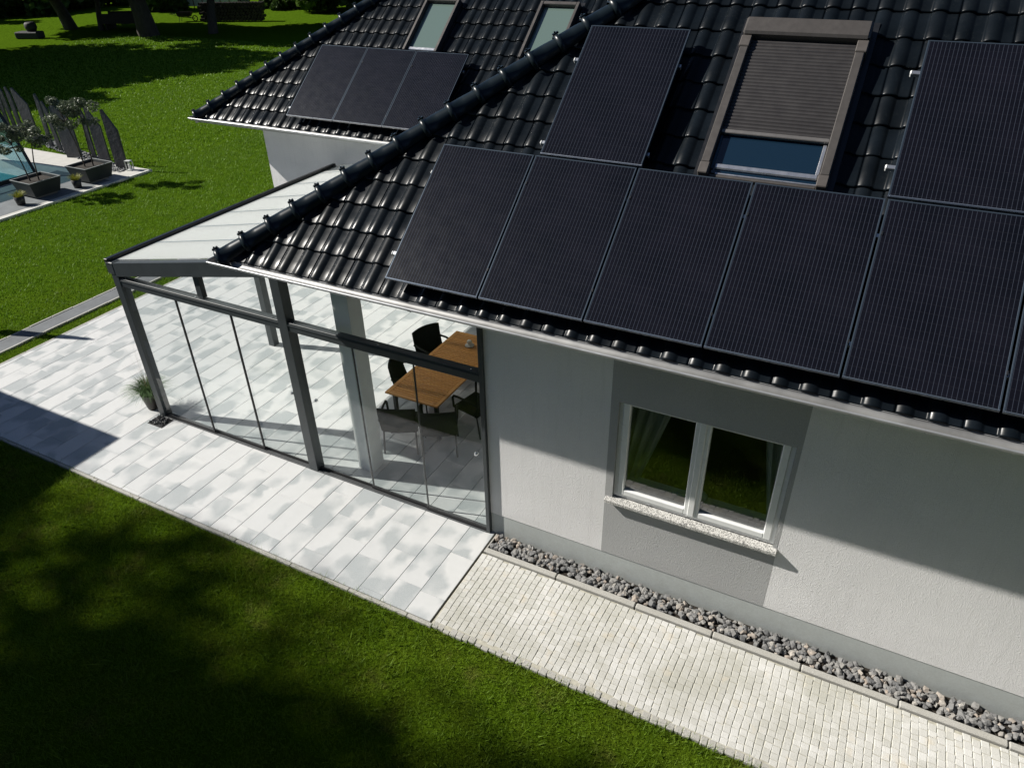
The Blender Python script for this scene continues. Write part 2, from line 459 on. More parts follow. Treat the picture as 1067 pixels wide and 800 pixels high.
def inbox(x, y, bx): return (x > bx[0]) & (x < bx[1]) & (y > bx[2]) & (y < bx[3])
DECK = (-27.0, -18.6, -4.0, 9.95)
def grass_patch(zones):
    Vs = []; Fs = []; off = 0
    for (x0, x1, y0, y1, dens, h, w, holes) in zones:
        n = int((x1-x0)*(y1-y0)*dens)
        x = rng.uniform(x0, x1, n); y = rng.uniform(y0, y1, n)
        k = np.ones(n, bool)
        for hb in holes: k &= ~inbox(x, y, hb)
        # clumpy density
        d = .5+.5*np.sin(x*7.1+np.sin(y*5.3)*1.7)*np.sin(y*6.3+np.sin(x*4.1)*2.1)
        k &= rng.uniform(0, 1, n) < (.62+.38*d)
        x, y, d = x[k], y[k], d[k]; n = len(x)
        hh = h*rng.uniform(.45, 1.15, n)*(.7+.5*d); a = rng.uniform(0, 2*np.pi, n)
        ww = w*rng.uniform(.6, 1.3, n); lx = rng.normal(0, .55, n)*hh; ly = rng.normal(0, .55, n)*hh
        dx, dy = np.cos(a)*ww*.5, np.sin(a)*ww*.5
        V = np.empty((n, 3, 3))
        V[:, 0] = np.stack([x-dx, y-dy, np.full(n, GZ-.004)], 1)
        V[:, 1] = np.stack([x+dx, y+dy, np.full(n, GZ-.004)], 1)
        V[:, 2] = np.stack([x+lx, y+ly, GZ+hh], 1)
        Vs.append(V.reshape(-1, 3)); Fs.append(np.arange(n*3).reshape(-1, 3)+off); off += n*3
    return np.concatenate(Vs), np.concatenate(Fs)
TERR = (-10.62, .12, -1.72, 5.6); STRIP = (-11.59, -11.06, -12, 30)
V, F = grass_patch([
    (-9.5, 6.2, -5.6, -1.70, 3600, .050, .0075, []), (-10.5, 8.0, -1.80, -1.665, 1900, .085, .008, []), (-9.5, 6.2, -5.6, -1.72, 45, .10, .016, []),
    (-12.0, -9.5, -3.6, 8, 2200, .055, .010, [TERR, STRIP]),
    (-12.5, 8, -9, -5.6, 700, .055, .015, []),
    (-19.0, -12.0, -2, 16, 900, .06, .018, [DECK, STRIP]),
    (-12.0, -8.3, 5.4, 12, 900, .06, .018, [TERR, STRIP]),
    (-30, -19.0, 9.8, 28, 260, .07, .035, [DECK]),
    (-50, -30, 9, 34, 95, .08, .07, []), (-30, -16, 28, 45, 95, .08, .07, []),
    (-19.0, -10, 14, 28, 260, .07, .035, [DECK]),
])
tag(npmesh('grass', V, F, M['grass'], 3), 'short green mown grass covering the lawn round the terrace', 'grass', kind='stuff')

# terrace slabs
b = MB(); b.box(-10.60, -1.655, -.09, .06, 5.6, -.012)
struct(b.build('terrace_bed', M['joint']))
b = MB(); P = .363; x = .055
k = 0
while x > -10.5:
    x0 = x - P; x0 = max(x0, -10.59)
    y = -1.65 - rng.uniform(0, .7)
    while y < 5.6:
        L = .726
        a0, a1 = max(y, -1.65), min(y+L, 5.6)
        if a1 - a0 > .05:
            dz = rng.normal(0, .0006)
            if not (x > -6.45 and x0 < -6.0 and a0 < -.05 and a1 > -.3 and False):
                b.box(x0+.003, a0+.0007, -.06, x-.003, a1-.0007, 0+dz, b=.002)
        y += L
    x -= P; k += 1
struct(b.build('terrace', M['slab']))
# edging between terrace and lawn
b = MB(); x = -10.6
while x < .1:
    L = rng.uniform(.85, 1.05); b.box(x+.003, -1.705, -.1, min(x+L, .1)-.003, -1.655, -.004+rng.normal(0, .002), b=.006); x += L
y = -1.7
while y < 5.5:
    L = 1.0; b.box(-10.66, y+.003, -.1, -10.60, y+L-.003, -.004, b=.006); y += L
struct(b.build('terrace_edging', M['kerb']))

# sett path in front of the facade
b = MB(); b.box(.08, -1.66, -.1, 9.2, -.40, -.007)
struct(b.build('path_bed', M['sett_joint']))
b = MB(); x = .085; i = 0
while x < 9.0:
    wv_ = .081 + rng.uniform(-.004, .004)
    y = -1.60 + rng.uniform(-.02, .0)
    while y < -.40:
        L = rng.uniform(.066, .094)
        if y + L > -.40: L = -.40 - y
        if L > .04:
            cx, cy = x+wv_/2, y+L/2
            wob = .007*math.sin(cy*3.1+x*.9) + .004*math.sin(cx*2.3+cy*7)
            jx, jy = rng.uniform(-.0025, .0025, 2)
            Mx = Matrix.Translation((cx+wob+jx, cy+jy, rng.normal(0, .0008))) @ Matrix.Rotation(rng.normal(0, .035), 4, 'Z') @ Matrix.Rotation(rng.normal(0, .02), 4, 'X')
            hw, hl = wv_/2-.0025, L/2-.0014; bb = .005
            q = lambda u: [(-u[0]+rng.uniform(-.002,.002), -u[1]+rng.uniform(-.002,.002)), (u[0]+rng.uniform(-.002,.002), -u[1]+rng.uniform(-.002,.002)), (u[0]+rng.uniform(-.002,.002), u[1]+rng.uniform(-.002,.002)), (-u[0]+rng.uniform(-.002,.002), u[1]+rng.uniform(-.002,.002))]
            lo = q((hw, hl)); v = [(a, c_, -.05) for a, c_ in lo] + [(a, c_, -.0045) for a, c_ in lo] + [(a*(1-bb/hw), c_*(1-bb/hl), 0) for a, c_ in lo]
            f = [(8,9,10,11)] + [(k, (k+1)%4, (k+1)%4+4, k+4) for k in range(4)] + [(k+4, (k+1)%4+4, (k+1)%4+8, k+8) for k in range(4)]
            b.add([tuple(Mx @ Vector(p)) for p in v], f)
        y += L
    x += wv_
struct(b.build('sett_path', M['sett']))
b = MB(); x = .1
while x < 9.2:
    L = rng.uniform(.075, .105); b.box(x+.002, -1.695+rng.normal(0,.006), -.1, x+L-.002, -1.612, -.005+rng.normal(0, .003), b=.008); x += L
struct(b.build('path_edging', M['kerb']))
# granite kerb along the gravel
b = MB(); x = .10
while x < 9.2:
    L = rng.uniform(.92, 1.06)
    b.box(x+.005, -.385, -.1, x+L-.005, -.305, .028+rng.normal(0, .003), b=.012); x += L
b.box(.085, -.385, -.1, .10, -.02, .01)
struct(b.build('kerb', M['kerb']))
# crushed stone bed
def rock(b, c, r, sq=.7, n=0):
    t_ = (1+5**.5)/2
    iv = [(-1,t_,0),(1,t_,0),(-1,-t_,0),(1,-t_,0),(0,-1,t_),(0,1,t_),(0,-1,-t_),(0,1,-t_),(t_,0,-1),(t_,0,1),(-t_,0,-1),(-t_,0,1)]
    fi = [(0,11,5),(0,5,1),(0,1,7),(0,7,10),(0,10,11),(1,5,9),(5,11,4),(11,10,2),(10,7,6),(7,1,8),(3,9,4),(3,4,2),(3,2,6),(3,6,8),(3,8,9),(4,9,5),(2,4,11),(6,2,10),(8,6,7),(9,8,1)]
    Rm = Matrix.Rotation(rng.uniform(0, 6.3), 3, 'X') @ Matrix.Rotation(rng.uniform(0, 6.3), 3, 'Z')
    s3 = Vector((rng.uniform(.75,1.25), rng.uniform(.65,1.0), rng.uniform(.5,.85)))
    Rz = Matrix.Rotation(rng.uniform(0, 6.3), 3, 'Z') @ Matrix.Rotation(rng.normal(0, .4), 3, 'X')
    vs = []
    for p in iv:
        q = Rm @ Vector(p).normalized(); m_ = max(abs(q.x), abs(q.y)*1.1, abs(q.z)*.95); q = q*(.72/m_)*rng.uniform(.88, 1.12)
        q = Rz @ Vector((q.x*s3.x, q.y*s3.y, q.z*s3.z)); vs.append(Vector(c)+q*r)
    b.add(vs, fi)
b = MB(); b.box(.1, -.305, -.1, 9.2, -.002, -.03)
struct(b.build('gravel_bed', M['soil']))
b = MB()
for lay, n_ in ((0, 760), (1, 560)):
    for i in range(n_):
        x = rng.uniform(.13, 9.0); y = rng.uniform(-.275, -.035); r = rng.uniform(.028, .060)
        rock(b, (x, y, -.012+lay*.028+rng.uniform(0, .012)), r)
tag(b.build('gravel', M['stone']), 'angular grey crushed stones in the strip between house plinth and kerb', 'gravel', kind='stuff')
# drain strip on the lawn left of the terrace
b = MB(); b.box(-11.55, -12, -.1, -11.11, 30, -.012); struct(b.build('lawn_strip', simple('grey_strip_concrete', (.13,.14,.15), .8, vs=3, bump=.3)))
b = MB(); y = -12
while y < 30:
    b.box(-11.11, y+.004, -.1, -11.055, y+.496, .0+rng.normal(0, .003), b=.006); b.box(-11.60, y+.004, -.1, -11.55, y+.496, -.004+rng.normal(0, .006), b=.006); y += .5
struct(b.build('strip_edging', M['kerb']))

# ------------------------------------------------------------------ house
house = empty('house', (0,0,0), label='white rendered house with black glazed tile hip roofs and grey plinth beside the terrace', cat='house')
XA, XB, XWL, XWR, ZWT, ZWB, ZPL = 1.574, 3.554, 1.665, 3.504, 2.638, 1.262, .352
T = .36
XE = 12.0
b = MB()
b.box(0, 0, ZPL, XA, T, 3.5); b.box(XB, 0, ZPL, XE, T, 3.5)
b.box(0, T, 0, .3, 5.45, 3.5)
b.box(XE-.3, T, 0, XE, 9, 3.5); b.box(-8.40, 5.45, .0, -.0, 5.75, 3.5); b.box(-8.4, 5.75, 0, -8.1, 14, 3.5)
b.build('wall', M['wall'], house)
b = MB()
b.box(XA, -.001, ZPL, XWL, T, 3.5); b.box(XWR, -.001, ZPL, XB, T, 3.5)
b.box(XWL, -.001, ZPL, XWR, T, ZWB-.0); b.box(XWL, -.001, ZWT, XWR, T, 3.5)
b.build('wall_panel', M['wall_panel'], house)['label'] = 'grey rendered zone around the window'
b = MB(); b.box(.002, .006, -.1, XE, T, ZPL); b.build('plinth', M['plinth'], house)
# closed room behind the window
b = MB()
for (a) in ((XA-1.2, T, 0, XA-1.1, 4.2, 3.4), (XB+.8, T, 0, XB+.9, 4.2, 3.4), (XA-1.1, 4.1, 0, XB+.8, 4.2, 3.4), (XA-1.1, T, 2.9, XB+.8, 4.1, 3.0)): b.box(*a)
b.build('room', M['interior'], house)
b = MB(); b.box(XA-1.1, T, 0, XB+.8, 4.1, .05); b.build('room_floor', M['room_floor'], house)
# soffits
b = MB(); b.box(XC+.06, YE+.06, 3.502, XE, 5.4, 3.53); b.build('soffit', M['soffit'], house)
b = MB(); b.box(XC2+.06, YE2+.06, 3.504, XC+.06, 14, 3.532)
b.build('soffit', M['soffit'], house)
# round-the-corner column
b = MB(); b.box(-2.47, .30, 0, -2.20, .57, 3.502, b=.004)
b.build('column', M['white_paint'], house)
# window
w = MB(); d0 = .045
def frame_rect(b, x0, z0, x1, z1, wd, y0, y1, bev=.004):
    b.box(x0, y0, z0, x0+wd, y1, z1, b=bev); b.box(x1-wd, y0, z0, x1, y1, z1, b=bev)
    b.box(x0+wd, y0, z0, x1-wd, y1, z0+wd, b=bev); b.box(x0+wd, y0, z1-wd, x1-wd, y1, z1, b=bev)
win = MB(); frame_rect(win, XWL, ZWB+.02, XWR, ZWT+.085, .062, d0, d0+.08)
wo = win.build('window', M['white_pvc'], house)
xm = (XWL+XWR)/2
for (a0, a1) in ((XWL+.045, xm-.003), (xm+.003, XWR-.045)):
    s_ = MB(); frame_rect(s_, a0, ZWB+.065, a1, ZWT+.04, .078, d0-.016, d0+.06, .008)
    frame_rect(s_, a0+.07, ZWB+.135, a1-.07, ZWT-.03, .012, d0-.004, d0+.05, .003)
    s_.build('sash', M['white_pvc'], wo)
    g_ = MB(); g_.add([(a0+.07, d0+.03, ZWB+.14),(a1-.07, d0+.03, ZWB+.14),(a1-.07, d0+.03, ZWT-.035),(a0+.07, d0+.03, ZWT-.035)], [(0,1,2,3)]); g_.build('pane', M['win_glass'], wo)
s_ = MB(); s_.box(xm-.035, d0-.03, ZWB+.07, xm+.035, d0-.016, ZWT+.03, b=.006); s_.build('cover_strip', M['white_pvc'], wo)
for q in (.52, .93, 1.35):
    pass
s_ = MB(); s_.box(XWL-.075, -.075, ZWB-.035, XWR+.055, d0, ZWB+.012, b=.006); s_.build('sill', M['sill'], wo)
for q in (XWL+.42, XWL+.86, XWL+1.35, XWL+1.66):
    s_ = MB(); s_.box(q, -.0+d0-.008, ZWB+.042, q+.03, d0-.001, ZWB+.050); s_.build('drain_cap', M['white_pvc'], wo)
s_ = MB(); s_.box(XWL+.02, d0+.13, ZWB+.02, XWR-.02, T+.1, ZWB+.045, b=.004); s_.build('inner_sill', M['white_pvc'], wo)
def curtain(x0, x1, xt0, xt1, zt, zb, nm):
    c_ = MB(); nx = 40; nz = 14; vs = []; fs = []
    for j in range(nz+1):
        tt = j/nz; z = zt+(zb-zt)*tt
        k_ = tt**1.1
        a0 = x0+(xt0-x0)*k_; a1 = x1+(xt1-x1)*k_
        for i in range(nx+1):
            u = i/nx; vs.append((a0+(a1-a0)*u, .42+.035*math.sin(u*26+tt*1.5)+.012*math.sin(u*61), z))
    for j in range(nz):
        for i in range(nx): fs.append([j*(nx+1)+i, (j+1)*(nx+1)+i, (j+1)*(nx+1)+i+1, j*(nx+1)+i+1])
    c_.add(vs, fs, True); return c_.build('curtain', M['curtain'], wo)
curtain(XWL-.12, XWL+.62, XWL-.1, XWL+.16, 2.9, 1.2, 'l'); curtain(XWR-.40, XWR+.12, XWR-.14, XWR+.1, 2.9, 1.2, 'r')
s_ = MB(); s_.lathe([(.001,0),(.06,0),(.075,.04),(.05,.08),(.03,.1),(.001,.1)], (XWL+.95, T+.04, ZWB+.045), 14); s_.tube([(XWL+.62, T, ZWB+.06), (XWL+.8, T-.04, ZWB+.075)], .008)
s_.build('ornament', M['white_pvc'], wo)

# roofs -------------------------------------------------------------
TP, TRW = .245, .345
def tile_profile(u):
    """height over one tile width, u in 0..1"""
    # broad roll, shallow trough, small side lap
    x_ = (u+.0) % 1.0
    if x_ <= .60: h = .003+.027*(1-((x_-.30)/.30)**2)
    else: h = .003*abs(((x_-.80)/.20))**2
    return h
def roof_plane(O, U, Vd, Nn, rows, umin, umax, v0=.09, parent=None, name='roof', holes=()):
    O, U, Vd, Nn = map(Vector, (O, U, Vd, Nn))
    S = 10
    us = [0, .06, .12, .18, .24, .30, .36, .42, .48, .54, .60, .6001, .68, .76, .84, .92, .9999]
    b = MB(); vs = []; fs = []; tid = []
    def P(u, v, h): return O+U*u+Vd*v+Nn*h
    for r in range(rows):
        va = v0+r*TRW; vb = va+TRW+.02
        ua, ub = umin(va), umax(va)
        if ub-ua < .05: continue
        k0 = math.floor(umin(va)/TP)-1; k1 = math.ceil(umax(va)/TP)+1
        cols = []
        for k in range(k0, k1+1):
            for s_ in us:
                u = (k+s_)*TP
                cols.append((u, tile_profile(s_)))
        prof = [(0, -.030, .0), (.0, .018, 1), (.004, .026, 1), (.014, .030, 1), (TRW*.5, .017, 1), (TRW+.02, .003, 1)]
        tr_ = rng.uniform(0, 1, k1-k0+3)
        base = len(vs)
        ncol = len(cols)
        jit = [rng.normal(0, .0022) for _ in range(k1-k0+2)]
        for (dv, hh, pf) in prof:
            v = va+dv; lo, hi = umin(v), umax(v)
            for ci, (u, h) in enumerate(cols):
                uu = min(max(u, lo), hi)
                j = jit[ci//len(us)]
                vs.append(P(uu, v, hh+h*(1 if pf else .9)+j))
        for q in range(len(prof)-1):
            for c_ in range(ncol-1):
                a = base+q*ncol+c_; l = [a, a+1, a+ncol+1, a+ncol]
                if (vs[l[0]]-vs[l[1]]).length < 1e-5 and (vs[l[2]]-vs[l[3]]).length < 1e-5: continue
                fs.append(l); tid.append(tr_[c_//len(us)])
    b.add(vs, fs, True)
    o = b.build(name, M['tile'], parent)
    at = o.data.attributes.new('tile', 'FLOAT', 'FACE'); at.data.foreach_set('value', np.array(tid, dtype=np.float32))
    return o
# front slope
vmax_f = 4.6/cT
roof1 = roof_plane((0, YE, ZE), (1,0,0), (0,cT,sT), (0,-sT,cT), 17, lambda v: XC+.05+v*cT*HR, lambda v: XE, parent=house)
# left slope of the front wing
sl = .668; aL = math.atan(sl); cL, sL = math.cos(aL), math.sin(aL)
# u runs along -y, v up +x
roof_left = roof_plane((XC, YE, ZE), (0,-1,0), (cL,0,sL), (-sL,0,cL), 19, lambda v: -((YE2-YE)+v*cL*.835), lambda v: -(v*cL/HR)-.03, parent=house)
# rear front slope
roof2 = roof_plane((0, YE2, ZE), (1,0,0), (0,cT,sT), (0,-sT,cT), 17, lambda v: XC2+.05+v*cT*HR, lambda v: max(XC2+.2+v*cT*HR, XC+v*cT*HR*1.0), parent=house)
roof3 = roof_plane((XC2, YE2, ZE), (0,-1,0), (cL,0,sL), (-sL,0,cL), 19, lambda v: -9.6, lambda v: -(v*cL/HR)-.03, parent=house)
for o_ in (roof_left, roof2, roof3): pass
b = MB()
b.add([(2.15, 4.0, 7.2), (XE, 4.0, 7.2), (XE, 9.3, 7.2), (2.15, 9.3, 7.2)], [(0,1,2,3)])
b.add([(XE, YE, ZE), (XE, 9.3, ZE), (XE, 9.3, 7.2), (XE, 4.0, 7.2)], [(0,1,2,3)])
b.add([(XC2+5.5, 9.3, 7.2), (2.15, 9.3, 7.2), (2.15, 14, ZE), (XC2+1, 14, ZE)], [(0,1,2,3)])
b.build('roof_cap', M['tile'], house)
# hip ridge tiles
def hip(A, D, count, parent, L=.364):
    A = Vector(A); D = Vector(D).normalized()
    side = D.cross(Vector((0,0,1))).normalized(); up = side.cross(D).normalized()
    proto = None
    for i in range(count):
        if proto is None:
            b = MB(); n = 15; vs = []; fs = []
            sec = [(-.02, .128), (.0, .150), (.035, .152), (.05, .128), (.052, .122), (L*.55, .116), (L+.05, .100)]
            for (s_, r) in sec:
                for k in range(n):
                    a = math.pi*(-.12+1.24*k/(n-1)); vs.append((s_, r*math.cos(a), r*math.sin(a)*.95))
            for q in range(len(sec)-1):
                for k in range(n-1):
                    a = q*n+k; fs.append([a, a+n, a+n+1, a+1])
            b.add(vs, fs, True)
            # clip and screw at the collar
            b.box(-.015, -.02, .135, .06, .02, .158, b=.004)
            b.tube([(.02, 0, .15), (.02, 0, .172)], .011, 6)
            o = b.build('ridge_tile', M['ridge'], parent); proto = o
        else:
            o = proto.copy(); col.objects.link(o)
        p = A+D*(i*L)
        jt = Vector((rng.normal(0,.003), rng.normal(0,.003), rng.normal(0,.003)))
        mat_ = Matrix((( D.x, side.x, up.x, p.x+jt.x), (D.y, side.y, up.y, p.y+jt.y), (D.z, side.z, up.z, p.z+jt.z), (0,0,0,1)))
        o.matrix_basis = mat_
    # round end disc
    b = MB(); n = 15
    vs = [A-D*.02+(side*math.cos(math.pi*(-.12+1.24*k/(n-1)))+up*math.sin(math.pi*(-.12+1.24*k/(n-1)))*.95)*.128 for k in range(n)]
    b.add(vs, [list(range(n))]); b.build('ridge_end', M['ridge'], parent)
HD = Vector((HR, 1, sT/cT))
hip((XC+.06, YE+.03, ZE+.085), HD, 20, roof1)
hip((XC2+.06, YE2+.03, ZE+.085), HD, 20, roof2)

# gutters
def gutter(p0, p1, out, parent, r=.076):
    """half round gutter from p0 to p1, outward direction out"""
    p0, p1, out = Vector(p0), Vector(p1), Vector(out); n = 14; b = MB()
    for (rr, fl) in ((r, 1), (r-.003, 0)):
        vs = []
        for p in (p0, p1):
            for k in range(n+1):
                a = math.pi*k/n; vs.append(p+out*(-rr*math.cos(a))+Vector((0,0,-rr*.72*math.sin(a))))
        b.cur = 0 if fl else 1
        fs = [[k, k+1, n+2+k, n+1+k] for k in range(n)]
        if fl: fs = [f[::-1] for f in fs]
        b.add(vs, fs, True)
    b.cur = 0
    b.tube([p0+out*(r+.006)+Vector((0,0,.002)), p1+out*(r+.006)+Vector((0,0,.002))], .012, 8)
    for p in (p0, p1):
        vs = [p+out*(-r*math.cos(math.pi*k/n))+Vector((0,0,-r*.72*math.sin(math.pi*k/n))) for k in range(n+1)]
        b.add(vs, [list(range(n+1))])
    g_ = b.build('gutter', [M['zinc'], M['zinc_in']], parent)
    # back apron under the tiles
    a = MB(); Lv = p1-p0
    a.add([p0-out*(r-.008)+Vector((0,0,-.004)), p1-out*(r-.008)+Vector((0,0,-.004)), p1-out*(r+.03)+Vector((0,0,.0)), p0-out*(r+.03)+Vector((0,0,.0))], [(0,1,2,3)])
    a.build('apron', M['zinc'], g_)
    L = Lv.length; d = Lv.normalized(); s_ = .45
    while s_ < L:
        h = MB(); p = p0+d*s_
        vs = []
        for dd in (-.014, .014):
            for k in range(n+1):
                aa = math.pi*k/n; vs.append(p+d*dd+out*(-(r+.005)*math.cos(aa))+Vector((0,0,-(r*.72+.005)*math.sin(aa))))
        h.add(vs, [[k, n+1+k, n+2+k, k+1] for k in range(n)], True); s_ += .82
        h.build('bracket', M['zinc'], g_)
    f = MB()
    q0, q1 = p0-out*(r+.02), p1-out*(r+.02)
    f.add([q0+Vector((0,0,-.002)), q1+Vector((0,0,-.002)), q1+Vector((0,0,-.10)), q0+Vector((0,0,-.10))], [(0,1,2,3)])
    f.build('fascia', M['zinc'], g_)
gutter((XC-.06, YE-.015, 3.606), (XE, YE-.015, 3.606), (0,-1,0), house)
gutter((XC-.02, 4.66, 3.606), (XC-.02, YE-.05, 3.606), (-1,0,0), house)
gutter((XC2-.06, YE2-.015, 3.606), (XC-.1, YE2-.015, 3.606), (0,-1,0), house)
gutter((XC2-.02, 14, 3.606), (XC2-.02, YE2-.05, 3.606), (-1,0,0), house)

# roof windows (parts of the house)
def roof_pt(x, s_, off, ye): return (x, ye+s_*cT-off*sT, ZE+s_*sT+off*cT)
def rw_base(x, s_, ye, name='roof_window'):
    o = empty(name, roof_pt(x, s_, 0, ye), (TH, 0, 0)); o.parent = house; return o
# big one with roller shutter; local x width, y up slope, z normal
W_, H_ = 1.19, 1.90
rw = rw_base(2.00, 2.03, YE)
b = MB(); b.box(-.06, -.16, .0, W_+.06, H_+.1, .062); b.box(-.14, -.2, .0, W_+.16, -.05, .040, b=.01); b.build('flashing', M['dark_frame'], rw)
b = MB(); b.box(0, .12, .02, .085, H_-.36, .165, b=.008); b.build('side_rail', M['win_alu'], rw)
b = MB(); b.box(W_-.085, .12, .02, W_, H_-.36, .165, b=.008); b.build('side_rail', M['win_alu'], rw)
b = MB(); b.box(.093, 0, .02, W_-.093, .035, .10, b=.008); b.build('bottom_rail', M['win_alu'], rw)
b = MB(); b.box(-.012, H_-.22, .02, W_+.012, H_, .205, b=.022); b.build('shutter_box', M['win_alu'], rw)
for q in ((-.016, H_-.36, .02, .09, H_-.22, .172), (W_-.09, H_-.36, .02, W_+.016, H_-.22, .172), (-.004, -.01, .02, .093, .12, .170), (W_-.093, -.01, .02, W_+.004, .12, .170)):
    b = MB(); b.box(*q, b=.008); b.build('corner_cap', M['cap'], rw)
b = MB(); ns = 27; y0s, y1s = .55, H_-.22; vs = []; fs = []; st_ = (y1s-y0s)/ns
for i in range(ns):
    ya = y0s+i*st_
    for (dy, z) in ((0, .104), (.10*st_, .1135), (.45*st_, .119), (.88*st_, .1135), (st_, .104)):
        vs += [(.086, ya+dy, z), (W_-.086, ya+dy, z)]
for i in range(len(vs)//2-1): fs.append([2*i, 2*i+1, 2*i+3, 2*i+2])
b.add(vs, fs, True); b.build('roller_shutter', M['shutter'], rw)
b = MB(); b.box(.086, .505, .085, W_-.086, .55, .125, b=.006); b.build('end_bar', simple('end_bar_aluminium', (.2,.19,.18), .35, metal=.5), rw)
b = MB(); b.box(.10, .06, .065, W_-.10, H_-.25, .076); b.build('pane', M['blue_glass'], rw)
b = MB(); b.box(.13, .10, .072, W_-.10, .16, .104, b=.01); b.box(.15, .04, .072, W_-.095, .058, .094, b=.004); b.box(W_-.13, .165, .072, W_-.095, .50, .092, b=.006)
b.build('sash_bar', M['alu'], rw)
b = MB(); b.box(.09, .10, .07, .115, .50, .092, b=.004); b.build('seal', simple('blue_reflecting_seal', (.03,.07,.10), .3, metal=.3), rw)
# two smaller ones on the rear slope
for (x0, lab) in ((-5.17, 'narrow roof window above the three rear panels'), (-2.69, 'narrow roof window half hidden behind the front hip')):
    r_ = rw_base(x0, 2.05, YE2); r_['label'] = lab
    Ws, Hs = .77, 1.28
    b = MB(); b.box(-.05, -.1, 0, Ws+.05, Hs+.08, .05); b.build('flashing', M['dark_frame'], r_)
    b = MB(); b.box(0, 0, .02, .06, Hs, .155, b=.008); b.box(Ws-.06, 0, .02, Ws, Hs, .155, b=.008); b.box(.06, Hs-.07, .02, Ws-.06, Hs, .15, b=.008); b.box(.06, 0, .02, Ws-.06, .03, .09)
    b.build('window_frame', M['win_alu'], r_)
    b = MB(); b.box(.07, .05, .05, Ws-.07, Hs-.08, .072); b.build('pane', M['sky_glass'], r_)
    b = MB(); b.box(.09, .055, .07, Ws-.075, .12, .105, b=.01); b.build('sash_bar', M['alu'], r_)

# ------------------------------------------------------------------ solar panels
SPW, SPH = 1.122, 1.7225
OFF = .20
def make_panel():
    r_ = empty('solar_panel', (0,0,0), (TH, 0, 0))
    b = MB(); fw = .014; h = .035
    b.box(0, 0, -h, fw, SPH, 0, b=.002); b.box(SPW-fw, 0, -h, SPW, SPH, 0, b=.002)
    b.box(fw, 0, -h, SPW-fw, fw, 0, b=.002); b.box(fw, SPH-fw, -h, SPW-fw, SPH, 0, b=.002)
    b.build('frame', M['pframe'], r_)
    b = MB(); b.box(fw, fw, -.012, SPW-fw, SPH-fw, -.003); b.build('cell_sheet', M['cells'], r_)
    b = MB(); b.add([(0,-.0015,-.034),(SPW,-.0015,-.034),(SPW,-.0015,-.004),(0,-.0015,-.004)], [(0,1,2,3)]); b.add([(0,-.0015,-.004),(SPW,-.0015,-.004),(SPW,.010,.0012),(0,.010,.0012)], [(0,1,2,3)])
    b.build('frame_lip', M['alu'], r_)
    return r_
pproto = make_panel(); used = [False]
def place_panel(x, s_, ye, label, group):
    o = pproto if not used[0] else copy_tree(pproto); used[0] = True
    o.location = roof_pt(x, s_, OFF+.02, ye); tag(o, label, 'solar panel', group); return o
s0 = (-.56333-YE)*cT+(3.8446-ZE)*sT
XP, PWD = -.849, 1.1424
FR = 'solar panels on the front roof slope'
labs = ['black solar panel nearest the hip ridge in the lower row', 'black solar panel directly below the small upper left panel, second in the lower row',
        'black solar panel third in the lower row, just left of the shuttered roof window', 'black solar panel directly under the shuttered roof window',
        'black solar panel fifth in the lower row, under the upper right panel', 'black solar panel cut by the right edge of the photo in the lower row']
for i in range(6): place_panel(XP+i*PWD, s0, YE, labs[i], FR)
s1 = s0+SPH+.028
place_panel(XP+1.034*PWD, s1, YE, 'single black solar panel standing above the lower row, between hip ridge and roof window', FR)
place_panel(XP+3.989*PWD, s1-.0, YE, 'black solar panel in the upper row, right of the shuttered roof window', FR)
rl = ['leftmost of the three black solar panels on the rear roof', 'middle of the three black solar panels on the rear roof', 'rightmost of the three black solar panels on the rear roof']
for i in range(3): place_panel(-7.02+i*1.136, (4.79+.137-YE2)*cT+(3.86-.17-ZE)*sT+.0, YE2, rl[i], 'solar panels on the rear roof slope')
# mounting rails
def rail(x0, x1, s_, ye, label, group):
    o = empty('mounting_rail', roof_pt(x0, s_, .135, ye), (TH, 0, 0), label, 'mounting rail', group)
    b = MB(); b.box(0, -.02, 0, x1-x0, .02, .045, b=.003); b.build('rail', M['alu'], o)
    b = MB(); b.box(-.022, -.022, -.004, 0, .022, .05, b=.008); b.build('end_cap', M['white_pvc'], o)
    h = MB(); x = .35
    while x < x1-x0:
        h.box(x-.015, -.03, -.13, x+.015, -.02, .03); h.box(x-.015, -.2, -.10, x+.015, -.03, -.09); x += 1.1
    h.build('roof_hook', M['alu'], o)
    c_ = MB(); x = 1.1424+.04
    while x < x1-x0-.1:
        c_.box(x-.008, -.018, .045, x+.008, .018, .09, b=.002); x += 1.1424
    if len(c_.v): c_.build('clamp', M['dark_frame'], o)
GR = 'mounting rails of the front panels'
rail(XP-.06, XP+6*PWD, s0+.32, YE, 'aluminium rail under the lower part of the lower panel row, bright end cap', GR)
rail(XP-.02, XP+6*PWD, s0+SPH-.35, YE, 'aluminium rail under the upper part of the lower panel row', GR)
rail(XP+1.034*PWD-.05, XP+2.034*PWD, s1+.17, YE, 'short aluminium rail under the lower part of the single upper left panel', GR)
rail(XP+1.034*PWD-.05, XP+2.034*PWD, s1+1.28, YE, 'short aluminium rail under the upper part of the single upper left panel', GR)
rail(XP+3.989*PWD-.06, XP+5.0*PWD, s1+.33, YE, 'aluminium rail under the lower part of the upper right panel', GR)
rail(XP+3.989*PWD-.06, XP+5.0*PWD, s1+1.38, YE, 'aluminium rail under the upper part of the upper right panel', GR)
rail(-7.08, -3.6, s0+.24, YE2, 'lower aluminium rail under the three rear panels', 'mounting rails of the rear panels')
rail(-7.03, -3.6, s0+1.4, YE2, 'upper aluminium rail under the three rear panels', 'mounting rails of the rear panels')

